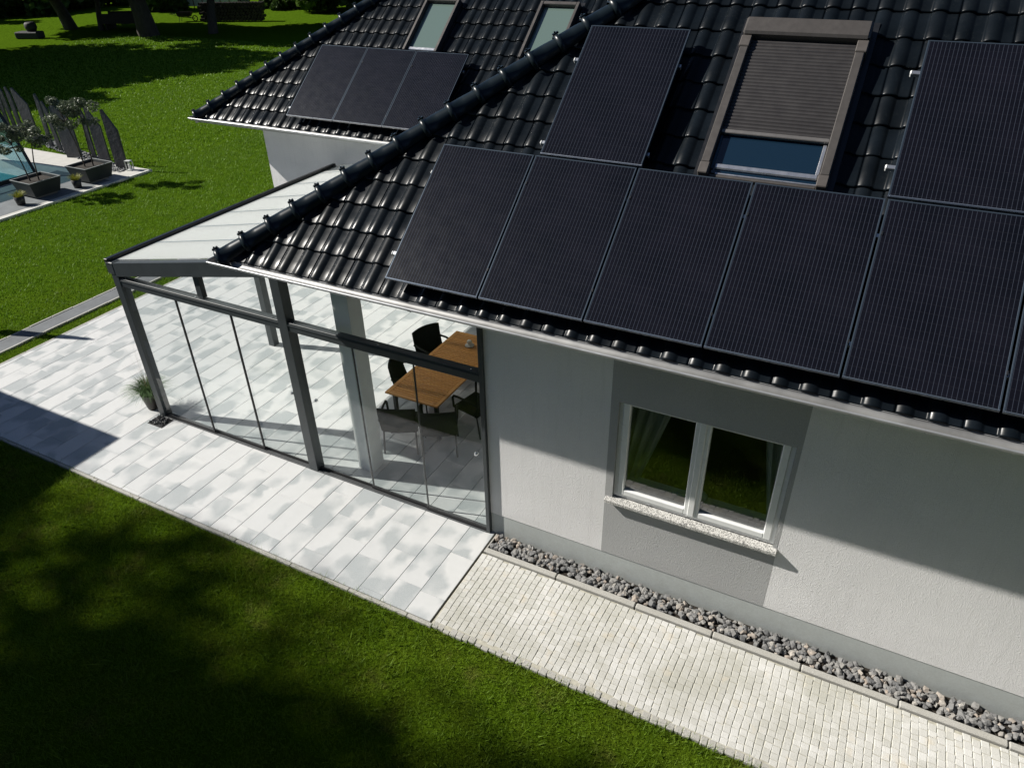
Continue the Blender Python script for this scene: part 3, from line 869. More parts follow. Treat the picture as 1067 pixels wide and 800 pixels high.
# ------------------------------------------------------------------ veranda
ver = empty('veranda', (-6.35, 0, 0), label='anthracite framed glass veranda with milky canopy attached to the house corner', cat='veranda')
def vb(): return MB()
def vbuild(b, name, m, parent=None):
    b.v = [(p[0]+6.35, p[1], p[2]) for p in b.v]
    return b.build(name, m, parent or ver)
zr = lambda x: 2.80+(x+6.35)*.19        # rafter top height
for (x0, x1, y0, y1, zt) in ((-6.42, -6.28, -.06, .08, 2.72), (-3.14, -2.98, -.06, .10, 3.42), (-6.42, -6.28, 2.58, 2.72, 2.72)):
    b = vb(); b.box(x0, y0, 0, x1, y1, zt, b=.004); p_ = vbuild(b, 'post', M['anthracite'])
b = vb(); b.box(-.055, -.05, 0, -.003, .05, 3.5, b=.003); vbuild(b, 'wall_profile', M['anthracite'])
b = vb(); b.box(-4.66, -.02, 2.575, -4.55, .06, zr(-4.6)-.2, b=.003); vbuild(b, 'mullion', M['anthracite'])
for (x0, x1) in ((-6.28, -3.14), (-2.98, -.055)):
    b = vb(); b.box(x0, -.05, 2.43, x1, .06, 2.565, b=.004); b.box(x0, -.058, 2.52, x1, -.05, 2.535); tr_ = vbuild(b, 'transom', M['anthracite'])
    c_ = vb()
    for q in (x0+.1, (x0+x1)/2, x1-.12): c_.tube([(q, -.02, 2.565), (q, -.02, 2.575)], .012, 8)
    vbuild(c_, 'screw_cap', M['steel'], tr_)
# gutter beam on the left, and rafters
b = vb(); b.box(-6.47, -.07, 2.62, -6.31, 5.3, 2.815, b=.01); vbuild(b, 'eaves_beam', M['anthracite'])
b = vb(); b.box(-6.475, -.07, 2.80, -6.40, 5.3, 2.86, b=.008); vbuild(b, 'roof_gutter', M['dark_frame'])
def rafter(y, hgt, wd, nm):
    b = vb(); x0, x1 = -6.33, -2.98
    b.v += [(x0, y, zr(x0)-hgt), (x1, y, zr(x1)-hgt), (x1, y+wd, zr(x1)-hgt), (x0, y+wd, zr(x0)-hgt), (x0, y, zr(x0)), (x1, y, zr(x1)), (x1, y+wd, zr(x1)), (x0, y+wd, zr(x0))]
    for f in ((0,3,2,1),(4,5,6,7),(0,1,5,4),(1,2,6,5),(2,3,7,6),(3,0,4,7)): b.f.append(list(f)); b.sm.append(False); b.mi.append(0)
    return vbuild(b, nm, M['anthracite'])
rafter(-.065, .215, .13, 'gable_rafter')
YS = [.80, 1.54, 2.30, 3.12, 4.0, 4.75]
for y in YS: rafter(y-.03, .12, .06, 'rafter')
ys = [.07]+YS+[5.35]
for i in range(len(ys)-1):
    b = vb(); x0, x1 = -6.40, -2.99
    a, c_ = ys[i]+(.006 if i else 0), ys[i+1]-.006
    z0, z1 = zr(x0)+.006, zr(x1)+.006
    b.add([(x0,a,z0),(x1,a,z1),(x1,c_,z1),(x0,c_,z0),(x0,a,z0+.012),(x1,a,z1+.012),(x1,c_,z1+.012),(x0,c_,z0+.012)], [(0,3,2,1),(4,5,6,7),(0,1,5,4),(1,2,6,5),(2,3,7,6),(3,0,4,7)])
    vbuild(b, 'canopy_sheet', M['canopy'])
b = vb()
for y in YS:
    x0, x1 = -6.39, -3.0
    b.add([(x0,y-.010,zr(x0)+.021),(x1,y-.010,zr(x1)+.021),(x1,y+.010,zr(x1)+.021),(x0,y+.010,zr(x0)+.021)], [(0,1,2,3)])
vbuild(b, 'joint_seal', simple('grey_joint_seal', (.16,.22,.25), .5))
# floor track
b = vb()
for (x0, x1) in ((-6.28, -3.14), (-2.98, -.055)):
    b.box(x0, -.055, .0, x1, .065, .012)
    for q in (-.055, -.03, -.005, .02, .045): b.box(x0, q, .012, x1, q+.006, .026)
vbuild(b, 'floor_track', simple('track_aluminium', (.12,.125,.13), .4, metal=.4))
# sliding panes
xsA = [-6.28, -5.14, -4.08, -3.14]; xsB = [-2.98, -1.98, -1.01, -.055]
for xs, th in ((xsA, .022), (xsB, .010)):
    for i in range(3):
        yo = (-.035, -.010, .015)[i] if xs is xsA else (.015, -.010, -.035)[i]
        a, c_ = xs[i]+.002-(.02 if i else 0), xs[i+1]-.002
        b = vb(); b.add([(a,yo+.004,.028),(c_,yo+.004,.028),(c_,yo+.004,2.43),(a,yo+.004,2.43)], [(0,1,2,3)]); p_ = vbuild(b, 'sliding_pane', M['glass'])
        b = vb()
        if i < 2: b.box(c_-th, yo-.006, .028, c_+.004, yo+.016, 2.43)
        b.box(a, yo-.004, .026, c_, yo+.012, .062)
        vbuild(b, 'pane_edge', M['rubber'], p_)
        if (xs is xsA and i == 2) or (xs is xsB and i in (0, 2)):
            kx = c_-.10 if xs is xsA or i == 2 else a+.14
            if xs is xsB and i == 0: kx = a+.17
            b = vb(); b.tube([(kx, yo-.012, 1.32), (kx, yo+.02, 1.32)], .026, 16); b.tube([(kx, yo-.030, 1.32), (kx, yo-.012, 1.32)], .016, 12)
            vbuild(b, 'knob', M['steel'], p_)
# fixed gable glass above the transom
b = vb(); b.add([(-6.28,.0,2.565),(-3.14,.0,2.565),(-3.14,.0,zr(-3.14)-.2),(-6.28,.0,max(2.57,zr(-6.28)-.2))], [(0,1,2,3)]); vbuild(b, 'gable_glass', M['glass'])
b = vb(); b.add([(-2.98,.0,2.565),(-.055,.0,2.565),(-.055,.0,3.5),(-2.98,.0,3.5)], [(0,1,2,3)]); vbuild(b, 'gable_glass', M['glass'])

# ------------------------------------------------------------------ dining set
tab = empty('garden_table', (-2.13, 2.42, 0), label='long teak slatted garden table under the house roof', cat='table')
b = MB(); hx, hy, z = .49, 1.11, .75
b.box(-hx, -hy, z-.03, -hx+.07, hy, z, b=.004); b.box(hx-.07, -hy, z-.03, hx, hy, z, b=.004)
b.box(-hx+.072, -hy, z-.03, hx-.072, -hy+.07, z-.0005, b=.004); b.box(-hx+.072, hy-.07, z-.03, hx-.072, hy, z-.0005, b=.004)
y = -hy+.076
while y < hy-.08:
    b.box(-hx+.072, y, z-.026, hx-.072, y+.037, z-.001+rng.normal(0,.0004), b=.003); y += .052
b.build('tabletop', M['teak'], tab)
b = MB(); b.box(-hx+.08, -hy+.1, z-.10, -hx+.11, hy-.1, z-.032); b.box(hx-.11, -hy+.1, z-.10, hx-.08, hy-.1, z-.032); b.box(-hx+.11, -hy+.1, z-.10, hx-.11, -hy+.13, z-.032); b.box(-hx+.11, hy-.13, z-.10, hx-.11, hy-.1, z-.032)
b.build('apron', M['teak'], tab)
for sx_ in (-1, 1):
    for sy_ in (-1, 1):
        b = MB(); cx, cy = sx_*(hx-.10), sy_*(hy-.12); b.box(cx-.03, cy-.03, 0, cx+.03, cy+.03, z-.032, b=.005); b.build('leg', M['dark_frame'], tab)
dish = MB(); dish.lathe([(.001,.0),(.055,.0),(.075,.02),(.07,.035),(.03,.045),(.028,.075),(.045,.10),(.03,.13),(.001,.14)], (0,0,0), 18)
d_ = dish.build('table_ornament', simple('pale_ceramic', (.66,.62,.52), .5)); d_.location = (-2.12, 3.14, .751); d_.scale = (1.1,1.1,.9)
tag(d_, 'small pale ceramic ornament standing on the teak table', 'ornament')
def make_chair():
    r_ = empty('wicker_armchair')
    # local: faces +y, back at -y
    b = MB(); b.box(-.27, -.25, .38, .27, .27, .44, b=.02); b.build('seat', M['wicker'], r_)
    b = MB(); n = 10; vs = []; fs = []
    for j in range(9):
        t_ = j/8; zz = .40+.50*t_; yy = -.25-.10*t_-.02*math.sin(t_*3)
        for i in range(n+1):
            u = -1+2*i/n; vs.append((u*(.285+.01*t_), yy+.05*u*u*-1*-1*1.0, zz-(.02*u*u if j == 8 else 0)))
    m_ = len(vs); vs += [(p[0]*.98, p[1]-.028, p[2]) for p in vs]
    for j in range(8):
        for i in range(n):
            a = j*(n+1)+i; fs.append([a, a+1, a+n+2, a+n+1]); fs.append([m_+a, m_+a+n+1, m_+a+n+2, m_+a+1])
    for i in range(n):
        a = 8*(n+1)+i; fs.append([a, a+1, m_+a+1, m_+a])
        a = i; fs.append([a, m_+a, m_+a+1, a+1])
    for j in range(8):
        for i in (0, n):
            a = j*(n+1)+i; c_ = a+n+1; fs.append([a, c_, m_+c_, m_+a] if i == 0 else [a, m_+a, m_+c_, c_])
    b.add(vs, fs, True); b.build('backrest', M['wicker'], r_)
    for sx_ in (-1, 1):
        b = MB(); b.tube([(sx_*.28, -.30, .64), (sx_*.29, -.12, .665), (sx_*.29, .12, .665), (sx_*.285, .22, .65), (sx_*.28, .255, .60), (sx_*.27, .25, .42)], .019, 10); b.build('armrest', M['wicker'], r_)
        b = MB(); b.tube([(sx_*.25, .24, .40), (sx_*.262, .255, 0)], .014, 8); b.build('leg', M['dark_frame'], r_)
        b = MB(); b.tube([(sx_*.25, -.22, .40), (sx_*.262, -.29, 0)], .014, 8); b.build('leg', M['dark_frame'], r_)
    return r_
ch = make_chair(); first = True
CL = [(-2.64, 2.14, R(-72), 'dark wicker armchair at the near left side of the teak table'),
      (-2.75, 3.06, R(-110), 'dark wicker armchair at the far left side of the teak table, tallest back in view'),
      (-2.20, 1.13, R(24), 'dark wicker armchair at the near table end beside the white column, back to the glass'),
      (-1.62, 1.30, R(30), 'dark wicker armchair at the near table end, the one farther from the column'),
      (-1.38, 2.05, R(78), 'dark wicker armchair on the house side of the table, beside the wall profile'),]
for (x, y, a, lab) in CL:
    o = ch if first else copy_tree(ch); first = False
    o.location = (x, y, 0); o.rotation_euler = (0, 0, a); tag(o, lab, 'chair', 'wicker armchairs round the teak table')

# ------------------------------------------------------------------ plants in pots
def blades(b, n, r0, h, spread, w=.006, base=0, seg=4, droop=.5):
    for i in range(n):
        a = rng.uniform(0, 6.283); rr = r0*math.sqrt(rng.uniform()); hh = h*rng.uniform(.6, 1.1); sp = spread*rng.uniform(.2, 1.1)
        da = a+rng.normal(0, .4); px, py = math.cos(a)*rr, math.sin(a)*rr
        pts = []
        for k in range(seg+1):
            t_ = k/seg; pts.append(Vector((px+math.cos(da)*sp*t_**1.6, py+math.sin(da)*sp*t_**1.6, base+hh*(t_-droop*t_**3*min(1, sp/h)))))
        sd = Vector((-math.sin(da), math.cos(da), 0))
        vs = []
        for k, p in enumerate(pts):
            ww = w*(1-.85*k/seg); vs += [p-sd*ww, p+sd*ww]
        b.add(vs, [[2*k, 2*k+1, 2*k+3, 2*k+2] for k in range(seg)], True)
pot = empty('grass_pot', (-6.70, .05, 0), label='dark conical pot with ornamental grass beside the veranda corner post', cat='potted plant')
b = MB(); b.lathe([(.001,0),(.085,0),(.095,.02),(.145,.30),(.150,.31),(.135,.31),(.125,.27),(.001,.27)], (0,0,0), 24); b.build('pot', simple('dark_brown_pot', (.035,.028,.022), .45), pot)
b = MB(); blades(b, 900, .11, .42, .40, .0036, .27, droop=.75); b.build('foliage', M['leaf_pot'], pot)
b = MB(); blades(b, 26, .06, .85, .42, .0016, .27, droop=.2)
for i in range(26):
    pass
b.build('stalk', M['leaf_straw'], pot)
dr = empty('drain_bed', (-6.25, -.19, 0), label='small black square bed of dark stones at the foot of the corner post', cat='planting bed')
b = MB(); b.box(-.17, -.13, .0, .17, .12, .006); b.build('bed_liner', M['rubber'], dr)
b = MB()
for i in range(90): rock(b, (rng.uniform(-.14,.14), rng.uniform(-.10,.10), rng.uniform(.005,.035)), rng.uniform(.014,.03))
tag(b.build('stones', simple('black_pebbles', (.035,.037,.04), .5, var=.5, vs=20), dr), kind='stuff')

# ------------------------------------------------------------------ pool area
b = MB()
yy = -4.0
b.box(-21.55, -4, -.1, -18.6, 9.95, .012); b.box(-30, 8.0, -.1, -21.55, 9.95, .012)
struct(b.build('pool_deck', M['deck']))
b = MB(); b.box(-21.5, -4, .0, -18.80, 8.55, .016); struct(b.build('deck_shade_strip', simple('deck_shade_grey', (.15,.165,.175), .7, var=.15, vs=3, bump=.2)))  # grey sheet over the deck, its shade put into the colour
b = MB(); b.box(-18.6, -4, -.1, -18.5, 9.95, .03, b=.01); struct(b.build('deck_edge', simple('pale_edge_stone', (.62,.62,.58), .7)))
b = MB(); b.add([(-27,-4,0.004),(-21.95,-4,0.004),(-21.95,7.6,0.004),(-27,7.6,0.004)], [(0,1,2,3)]); struct(b.build('pool_water', M['water']))
b = MB(); b.box(-21.95, -4, -.1, -21.55, 8.0, .018, b=.005); b.box(-27, 7.6, -.1, -21.95, 8.0, .018, b=.005); struct(b.build('pool_coping', simple('pool_coping_stone', (.52,.54,.52), .6)))
enc = empty('pool_enclosure', (-21.6, 7.9, 0), label='low pool enclosure of bluish glass in a dark frame at the left edge', cat='pool enclosure')
prof = [(-21.62, 0), (-21.95, .95), (-22.4, 1.95), (-23.2, 2.6), (-24.6, 2.95), (-26.2, 2.6), (-27, 1.9)]
def ebuild(b, name, m, par=None):
    b.v = [(p[0]+21.6, p[1]-7.9, p[2]) for p in b.v]; return b.build(name, m, par or enc)
b = MB(); b.tube([(p[0], 7.9, p[1]) for p in prof], .055, 6, smooth=False); b.tube([(p[0], 3.9, p[1]) for p in prof], .04, 6, smooth=False); b.tube([(p[0], .0, p[1]) for p in prof], .04, 6, smooth=False)
b.box(-21.68, -4, .02, -21.58, 7.9, .14); b.box(-21.97, -4, .93, -21.93, 7.9, .97)
ebuild(b, 'frame', M['dark_frame'])
b = MB()
for i in range(len(prof)-1):
    (xa, za), (xb, zb) = prof[i], prof[i+1]
    b.add([(xa,-4,za),(xa,7.86,za),(xb,7.86,zb),(xb,-4,zb)], [(0,1,2,3)])
ebuild(b, 'glass_side', M['pool_glass'])
b = MB(); b.add([(p[0], 7.87, p[1]) for p in prof], [list(range(len(prof)))]); ebuild(b, 'end_glass', M['pool_glass'])

def planter(loc, label):
    o = empty('planter', loc, (0,0,rng.normal(0,.03)), label, 'planter', 'dark planters with olive trees by the pool')
    b = MB(); h = .50
    a, c_ = .40, .50
    def ring(s_, z): return [(-s_, -s_, z), (s_, -s_, z), (s_, s_, z), (-s_, s_, z)]
    vs = ring(a, .06)+ring(c_, h)+ring(c_-.045, h)+ring(c_-.06, h-.08)
    fs = [(3,2,1,0)]
    for q in range(3):
        for k in range(4): fs.append([q*4+k, q*4+(k+1)%4, q*4+4+(k+1)%4, q*4+4+k])
    b.add(vs, fs); b.build('bowl', simple('dark_planter_concrete', (.013,.018,.020), .6), o)
    b = MB(); b.box(-.33,-.33,0,.33,.33,.06); b.build('base', simple('planter_base', (.13,.14,.14), .6), o)
    b = MB(); s_ = c_+.004
    for (p, q, r2, s2) in ((-s_,-s_,s_,-s_+.03),(-s_,s_-.03,s_,s_),(-s_,-s_+.03,-s_+.03,s_-.03),(s_-.03,-s_+.03,s_,s_-.03)): b.box(p, q, h, r2, s2, h+.012)
    b.build('rim', simple('pale_planter_rim', (.30,.32,.32), .4), o)
    b = MB(); b.box(-.43,-.43,h-.09,.43,.43,h-.07); b.build('soil', M['soil'], o)
    return o
planter((-19.62, 6.70, .012), 'dark square planter with an olive tree, the one nearer the left edge of the photo')
planter((-19.42, 8.40, .012), 'dark square planter with an olive tree, the one nearer the standing slate slabs')
def leaf_cloud(b_name, centers, n, size, mat_, parent, asp=2.2, flat=.6):
    """centers: list (x,y,z,r)"""
    C = np.array(centers); wgt = C[:,3]**2; wgt /= wgt.sum()
    idx = rng.choice(len(C), n, p=wgt)
    d = rng.normal(0, 1, (n, 3)); d /= np.linalg.norm(d, axis=1)[:, None]
    r = C[idx, 3]*rng.uniform(.35, 1.05, n)**.6
    p = C[idx, :3]+d*r[:, None]*np.array([1, 1, .85])
    ax = rng.normal(0, 1, (n, 3)); ax[:, 2] *= flat; ax /= np.linalg.norm(ax, axis=1)[:, None]
    bx = np.cross(ax, rng.normal(0, 1, (n, 3))); bx /= np.linalg.norm(bx, axis=1)[:, None]
    s = size*rng.uniform(.6, 1.3, n)[:, None]
    V = np.empty((n, 4, 3)); V[:, 0] = p-ax*s*asp*.5; V[:, 1] = p+bx*s*.5; V[:, 2] = p+ax*s*asp*.5; V[:, 3] = p-bx*s*.5
    return npmesh(b_name, V.reshape(-1, 3), np.arange(n*4).reshape(-1, 4), mat_, 4, parent=parent)
def olive(loc, h, r, label, nst=2):
    o = empty('olive_tree', loc, (0,0,0), label, 'olive tree', 'small olive trees in planters')
    b = MB(); cs = []
    for s_ in range(nst):
        a = s_*3.14+.8; bx, by = math.cos(a)*.12, math.sin(a)*.12
        top = (bx*2.2+rng.normal(0,.05), by*2.2+rng.normal(0,.05), h-r*1.1)
        b.tube([(bx, by, 0), (bx*1.5, by*1.3, (h-r)*.5), top], [.022, .018, .013], 7)
        for k in range(11):
            a2 = rng.uniform(0, 6.28); e = (top[0]+math.cos(a2)*r*rng.uniform(.3,1.1), top[1]+math.sin(a2)*r*rng.uniform(.3,1.2), top[2]+rng.uniform(-.15, r*1.25))
            b.tube([top, ((top[0]+e[0])/2, (top[1]+e[1])/2, (top[2]+e[2])/2+.04), e], [.010, .007, .004], 5)
            cs.append((*e, r*rng.uniform(.22,.42)))
    b.build('trunk', M['bark'], o)
    leaf_cloud('crown', cs, 4200, .034, M['leaf_olive'], o, 2.6)
    return o
olive((-19.62, 6.66, .45), 1.62, .48, 'small olive tree in the planter nearer the left edge, its trunks against the pool glass')
olive((-19.42, 8.40, .45), 1.98, .52, 'taller olive tree in the planter in front of the slate slabs')
for (x, y, lab) in ((-19.2, 5.80, 'small dark pot with yellow grass left of the planters'), (-19.12, 7.62, 'small dark pot with yellow grass between the two planters')):
    o = empty('small_grass_pot', (x, y, .012), (0,0,0), lab, 'potted plant', 'small pots with yellow grass')
    b = MB(); b.lathe([(.001,0),(.11,0),(.15,.26),(.135,.26),(.12,.22),(.001,.22)], (0,0,0), 16); b.build('pot', simple('black_pot', (.02,.02,.022), .5), o)
    b = MB(); blades(b, 260, .11, .26, .18, .006, .20); b.build('foliage', M['leaf_yellow'], o)
lan = empty('garden_lantern', (-19.16, 9.62, .012), (0,0,.3), 'small pale lantern standing at the foot of the outermost slate slab', 'lantern')
b = MB(); b.box(-.09,-.09,0,.09,.09,.03); b.box(-.09,-.09,.30,.09,.09,.33)
for (sx_, sy_) in ((-1,-1),(1,-1),(-1,1),(1,1)): b.box(sx_*.08-.01, sy_*.08-.01, .03, sx_*.08+.01, sy_*.08+.01, .30)
b.build('frame', simple('white_lantern_metal', (.6,.62,.6), .4), lan)
b = MB(); b.tube([(0,0,.03),(0,0,.2)], .04, 10); b.build('candle', M['white_pvc'], lan)

# standing slate slabs: (x, y, width, height, yaw, slant, lean)
SL = [(-21.55, 10.05, .15, 1.8, 14, .25, 'narrow slate slab squeezed between the second and third broad slabs'),
      (-23.05, 10.05, .14, 1.75, 14, .25, 'narrow slate slab touching the left side of the third broad slab'),
      (-19.53, 9.60, .44, 2.0, 14, .62, 'outermost standing slate slab, beside the small lantern'),
      (-20.70, 9.85, .44, 1.95, 12, .60, 'broad standing slate slab second from the lantern'),
      (-22.35, 9.85, .62, 1.9, 14, .55, 'broad slate slab directly left of the taller olive tree'),
      (-23.6, 10.2, .15, 1.85, 14, .25, 'narrow slate slab between two strips of sunlit lawn, right one'),
      (-24.6, 10.5, .15, 1.95, 12, .25, 'narrow slate slab between two strips of sunlit lawn, left one'),
      (-26.0, 10.8, .50, 2.0, 12, .55, 'broad slate slab above the crown of the nearer olive tree'),
      (-27.2, 11.1, .16, 1.9, 14, .25, 'thin slate slab fourth from the left end of the row'),
      (-28.1, 11.4, .14, 1.9, 12, .25, 'thin slate slab third from the left end of the row'),
      (-29.0, 11.65, .14, 1.8, 14, .25, 'thin slate slab second from the left end of the row'),
      (-30.0, 11.9, .3, 1.9, 12, .3, 'slate slab at the left end of the row, cut by the photo edge')]
for (x, y, w_, h_, yaw, slant, lab) in SL:
    b = MB(); n = 8; vs = []
    for yv in (-.03, .03):
        pts = [(-w_/2, 0), (w_/2, 0), (w_/2+.01, h_-slant-.04), (w_/2-.02, h_-slant), (-w_/2+.05, h_), (-w_/2-.01, h_-.03)]
        vs += [(p[0], yv+rng.normal(0,.004), p[1]) for p in pts]
    n = 6; fs = [list(range(n)), list(range(n, 2*n))[::-1]]+[[i, i+n, (i+1)%n+n, (i+1)%n] for i in range(n)]
    b.add(vs, fs); o = b.build('slate_slab', M['slate']); o.location = (x, y, -.05); o.rotation_euler = (rng.normal(0,.02), rng.normal(0,.02), R(yaw))
    tag(o, lab, 'stone slab', 'standing slate slabs behind the pool')
b = MB()
for i in range(1300):
    x = rng.uniform(-29, -19.3); rock(b, (x, 9.55+rng.uniform(-.28,.30)+max(0,-20-x)*.24, rng.uniform(.0,.05)), rng.uniform(.03,.07))
tag(b.build('pebbles', simple('grey_pebbles', (.20,.205,.21), .8, var=.4, vs=8)), 'grey pebbles at the feet of the standing slate slabs', 'pebbles', kind='stuff')

# ------------------------------------------------------------------ trees
def tree(loc, h, spread, label, mat_, trunk_h, tr=.18, nl=9000, size=.16, group=None, blobs=16, lean=(0,0), low=.0, name='tree', seed=None):
    o = empty(name, loc, (0,0,0), label, 'tree', group)
    b = MB(); top = Vector((lean[0], lean[1], trunk_h))
    b.tube([(0,0,-.1), (lean[0]*.3, lean[1]*.3, trunk_h*.4), tuple(top), (lean[0]*1.3, lean[1]*1.3, h*.8)], [tr*1.25, tr, tr*.8, tr*.25], 10)
    cs = []
    for k in range(blobs):
        a = 2.4*k+rng.uniform(-.4,.4); rr = spread*math.sqrt((k+.5)/blobs)*rng.uniform(.7,1.05)
        zz = trunk_h*.95+low+(h-trunk_h)*(.12+.80*rng.uniform(0,1)*(1-.45*(rr/spread)**2))
        e = (lean[0]+math.cos(a)*rr, lean[1]+math.sin(a)*rr, zz)
        st = top+Vector((lean[0]*.2, lean[1]*.2, rng.uniform(0,.4)*(zz-trunk_h) if zz > trunk_h else 0))
        mid = ((st[0]+e[0])/2, (st[1]+e[1])/2, (st[2]+e[2])/2+.1*h*.3)
        b.tube([tuple(st), mid, e], [tr*.45, tr*.25, tr*.08], 6)
        cs.append((*e, spread*rng.uniform(.26,.46)))
    b.build('trunk', M['bark'], o)
    leaf_cloud('crown', cs, nl, size, mat_, o, 1.7)
    return o
# trees that throw the shade over the near lawn (they stand left of the picture)
tree((-24.7, -11.3, GZ), 20.5, 3.6, 'tall leafy tree beyond the left edge shading the near lawn', M['leaf_mid'], 12.5, .32, 6200, .18, blobs=26)
tree((-21.0, -11.3, GZ), 20.5, 3.3, 'tall leafy tree beyond the left edge, closer to the camera side', M['leaf_mid'], 12.5, .28, 4700, .18, blobs=22)
tree((-18.6, -11.7, GZ), 21.0, 3.1, 'tall leafy tree beyond the left edge, nearest the house front', M['leaf_mid'], 13.5, .28, 3400, .18, blobs=20)
tree((-27.4, -14.0, GZ), 20.5, 4.2, 'old leafy tree behind the carport beyond the left edge', M['leaf_dark'], 4.5, .25, 5500, .18, blobs=22)
for (x, y, h_, lab) in ((-2.5, -15.5, 10, 'added skylight-blocking tree behind the viewpoint, left end of its row'), (3.5, -16.0, 12, 'added skylight-blocking tree behind the viewpoint, second from left'), (9.5, -15.0, 12.5, 'added skylight-blocking tree behind the viewpoint, third from left'), (15.5, -13.0, 13, 'added skylight-blocking tree behind the viewpoint, fourth from left'), (20.5, -8.0, 13, 'added skylight-blocking tree on the right beyond the house front')):
    tree((x, y, GZ), h_, 4.0, lab, M['leaf_dark'], 1.0, .3, 7000, .42, 'row of added trees blocking skylight behind the viewpoint', 34, low=-.5)  # unseen trees, added to keep skylight off the house front
# far trees, shade over the far lawn
far = 'trees at the far end of the lawn'
tree((-46.5, 15.6, GZ), 11.5, 5.4, 'broad tree beyond the left edge shading the middle lawn', M['leaf_dark'], 3.5, .35, 9000, .42, blobs=30)
tree((-48.5, 22.0, GZ), 12.5, 5.4, 'second broad tree beyond the left edge beside the middle lawn shade', M['leaf_dark'], 5.2, .3, 8000, .40, blobs=26)
tree((-56, 20.0, GZ), 12, 6.0, 'far tree beyond the left edge behind the middle lawn shade', M['leaf_dark'], 3.5, .35, 7000, .45, blobs=26)
tree((-56.8, 34.4, GZ), 10, 4.8, 'far tree whose leaning dark trunk stands left of the picnic table', M['leaf_mid'], 3.2, .42, 8000, .40, far, 26, lean=(-1.2, -.4))
tree((-54.0, 35.0, GZ), 8.5, 3.2, 'slim forked far tree just left of the picnic table', M['leaf_mid'], 2.6, .20, 5000, .36, far, 18, lean=(.3, .2))
tree((-47.3, 33.9, GZ), 11, 5.0, 'thickest far trunk, right of the picnic table', M['leaf_mid'], 3.6, .62, 9000, .40, far, 28, lean=(-.6, 0))
tree((-43.5, 36.5, GZ), 10, 4.4, 'far tree shading the woodpile', M['leaf_dark'], 3.4, .3, 8000, .40, far, 26, lean=(-.5, 1.2))
tree((-37.5, 46.5, GZ), 9, 4.2, 'dark low branched far tree next to the rear roof', M['leaf_dark'], 1.4, .3, 11000, .36, far, 30, low=-.6)
tree((-33.5, 46.0, GZ), 9, 4.0, 'dark far tree half hidden behind the rear roof', M['leaf_dark'], 1.2, .3, 11000, .36, far, 30, low=-.6)
tree((-47.0, 52.0, GZ), 8, 3.6, 'pale green far tree right of the greenhouse', M['leaf_pale'], 1.8, .2, 7000, .34, far, 22)
# bushes closing the garden
BU = [(-73, 35, 3.6, 3.6), (-72, 40.5, 3.6, 3.2), (-71, 45.5, 3.4, 2.8), (-70, 49.5, 3.4, 4.0), (-66.5, 53.5, 3.4, 4.0), (-60.5, 46.5, 2.4, 2.2), (-63, 58, 4, 4.5), (-58.5, 60, 4, 5.0), (-52, 59.5, 3.6, 4), (-50, 52.5, 2.2, 1.8), (-44.5, 52.0, 3.0, 3.6), (-40.5, 54, 3.6, 5), (-33, 55, 4, 5), (-76, 30, 4, 4)]
import itertools
words = ['far left corner of the garden', 'behind the low dark stump', 'sunlit and low behind the leaning trunk', 'behind the slim forked tree', 'behind the picnic table', 'behind the thickest trunk', 'left of the greenhouse', 'behind the greenhouse', 'right of the greenhouse', 'behind the woodpile end', 'between woodpile and dark trees', 'behind the dark low branched tree', 'behind the rear roof hip', 'beyond the left edge at the far end']
for (x, y, r_, h_), wd in zip(BU, words):
    o = empty('bush', (x, y, GZ), (0,0,0), 'large leafy bush, '+wd, 'bush', 'bushes at the end of the garden')
    cs = [(rng.normal(0, r_*.4), rng.normal(0, r_*.4), h_*rng.uniform(.12, .85), r_*rng.uniform(.3,.5)) for k in range(14)]
    b = MB(); b.tube([(0,0,-.1),(.1,0,h_*.5),(.2,.1,h_*.8)], [.15,.1,.05], 6)
    for c_ in cs[:6]: b.tube([(0,0,.3), (c_[0]*.6, c_[1]*.6, c_[2]*.7), c_[:3]], [.08,.05,.02], 5)
    b.build('stem', M['bark'], o)
    leaf_cloud('foliage', cs, 4200, .42, M[('leaf_mid','leaf_dark','leaf_pale')[int(rng.integers(0,3))]], o, 1.6)

# far garden furniture
pt = empty('picnic_table', (-52.6, 36.2, GZ), (0,0,R(28)), 'dark wooden picnic table with benches under the far trees', 'picnic table')
dw = simple('dark_wood', (.03,.022,.018), .8)
b = MB(); b.box(-1.6,-.5,.74,1.6,.5,.80); b.build('tabletop', dw, pt)
for s_ in (-1, 1):
    b = MB(); b.box(-1.6, s_*.75-.15, .42, 1.6, s_*.75+.15, .47); b.build('bench_seat', dw, pt)
    b = MB(); b.box(-1.6, s_*.95-.03, .5, 1.6, s_*.95+.03, 1.15); b.box(-1.5, s_*.95-.04, 0, -1.4, s_*.95+.04, 1.1); b.box(1.4, s_*.95-.04, 0, 1.5, s_*.95+.04, 1.1); b.build('bench_back', dw, pt)
    b = MB(); b.box(s_*1.2-.06, -.8, 0, s_*1.2+.06, .8, .42); b.box(s_*1.2-.06, -.35, .42, s_*1.2+.06, .35, .74); b.build('trestle', dw, pt)
bn = empty('stone_trough', (-55.0, 29.8, GZ), (0,0,R(20)), 'low dark trough with a rounded pot on top, on the far lawn', 'garden trough')
b = MB(); b.box(-.9,-.45,0,.9,.45,.45,b=.06); b.build('trough', simple('dark_trough', (.03,.03,.034), .8), bn)
b = MB(); b.lathe([(.001,0),(.3,0),(.42,.25),(.40,.5),(.3,.6),(.001,.6)], (.2,.1,.45), 14); b.build('pot', simple('dark_round_pot', (.022,.022,.022), .7), bn)
wp = empty('woodpile', (-47.6, 42.6, GZ), (0,0,R(22)), 'dark stack of logs behind the thickest trunk', 'woodpile')
b = MB()
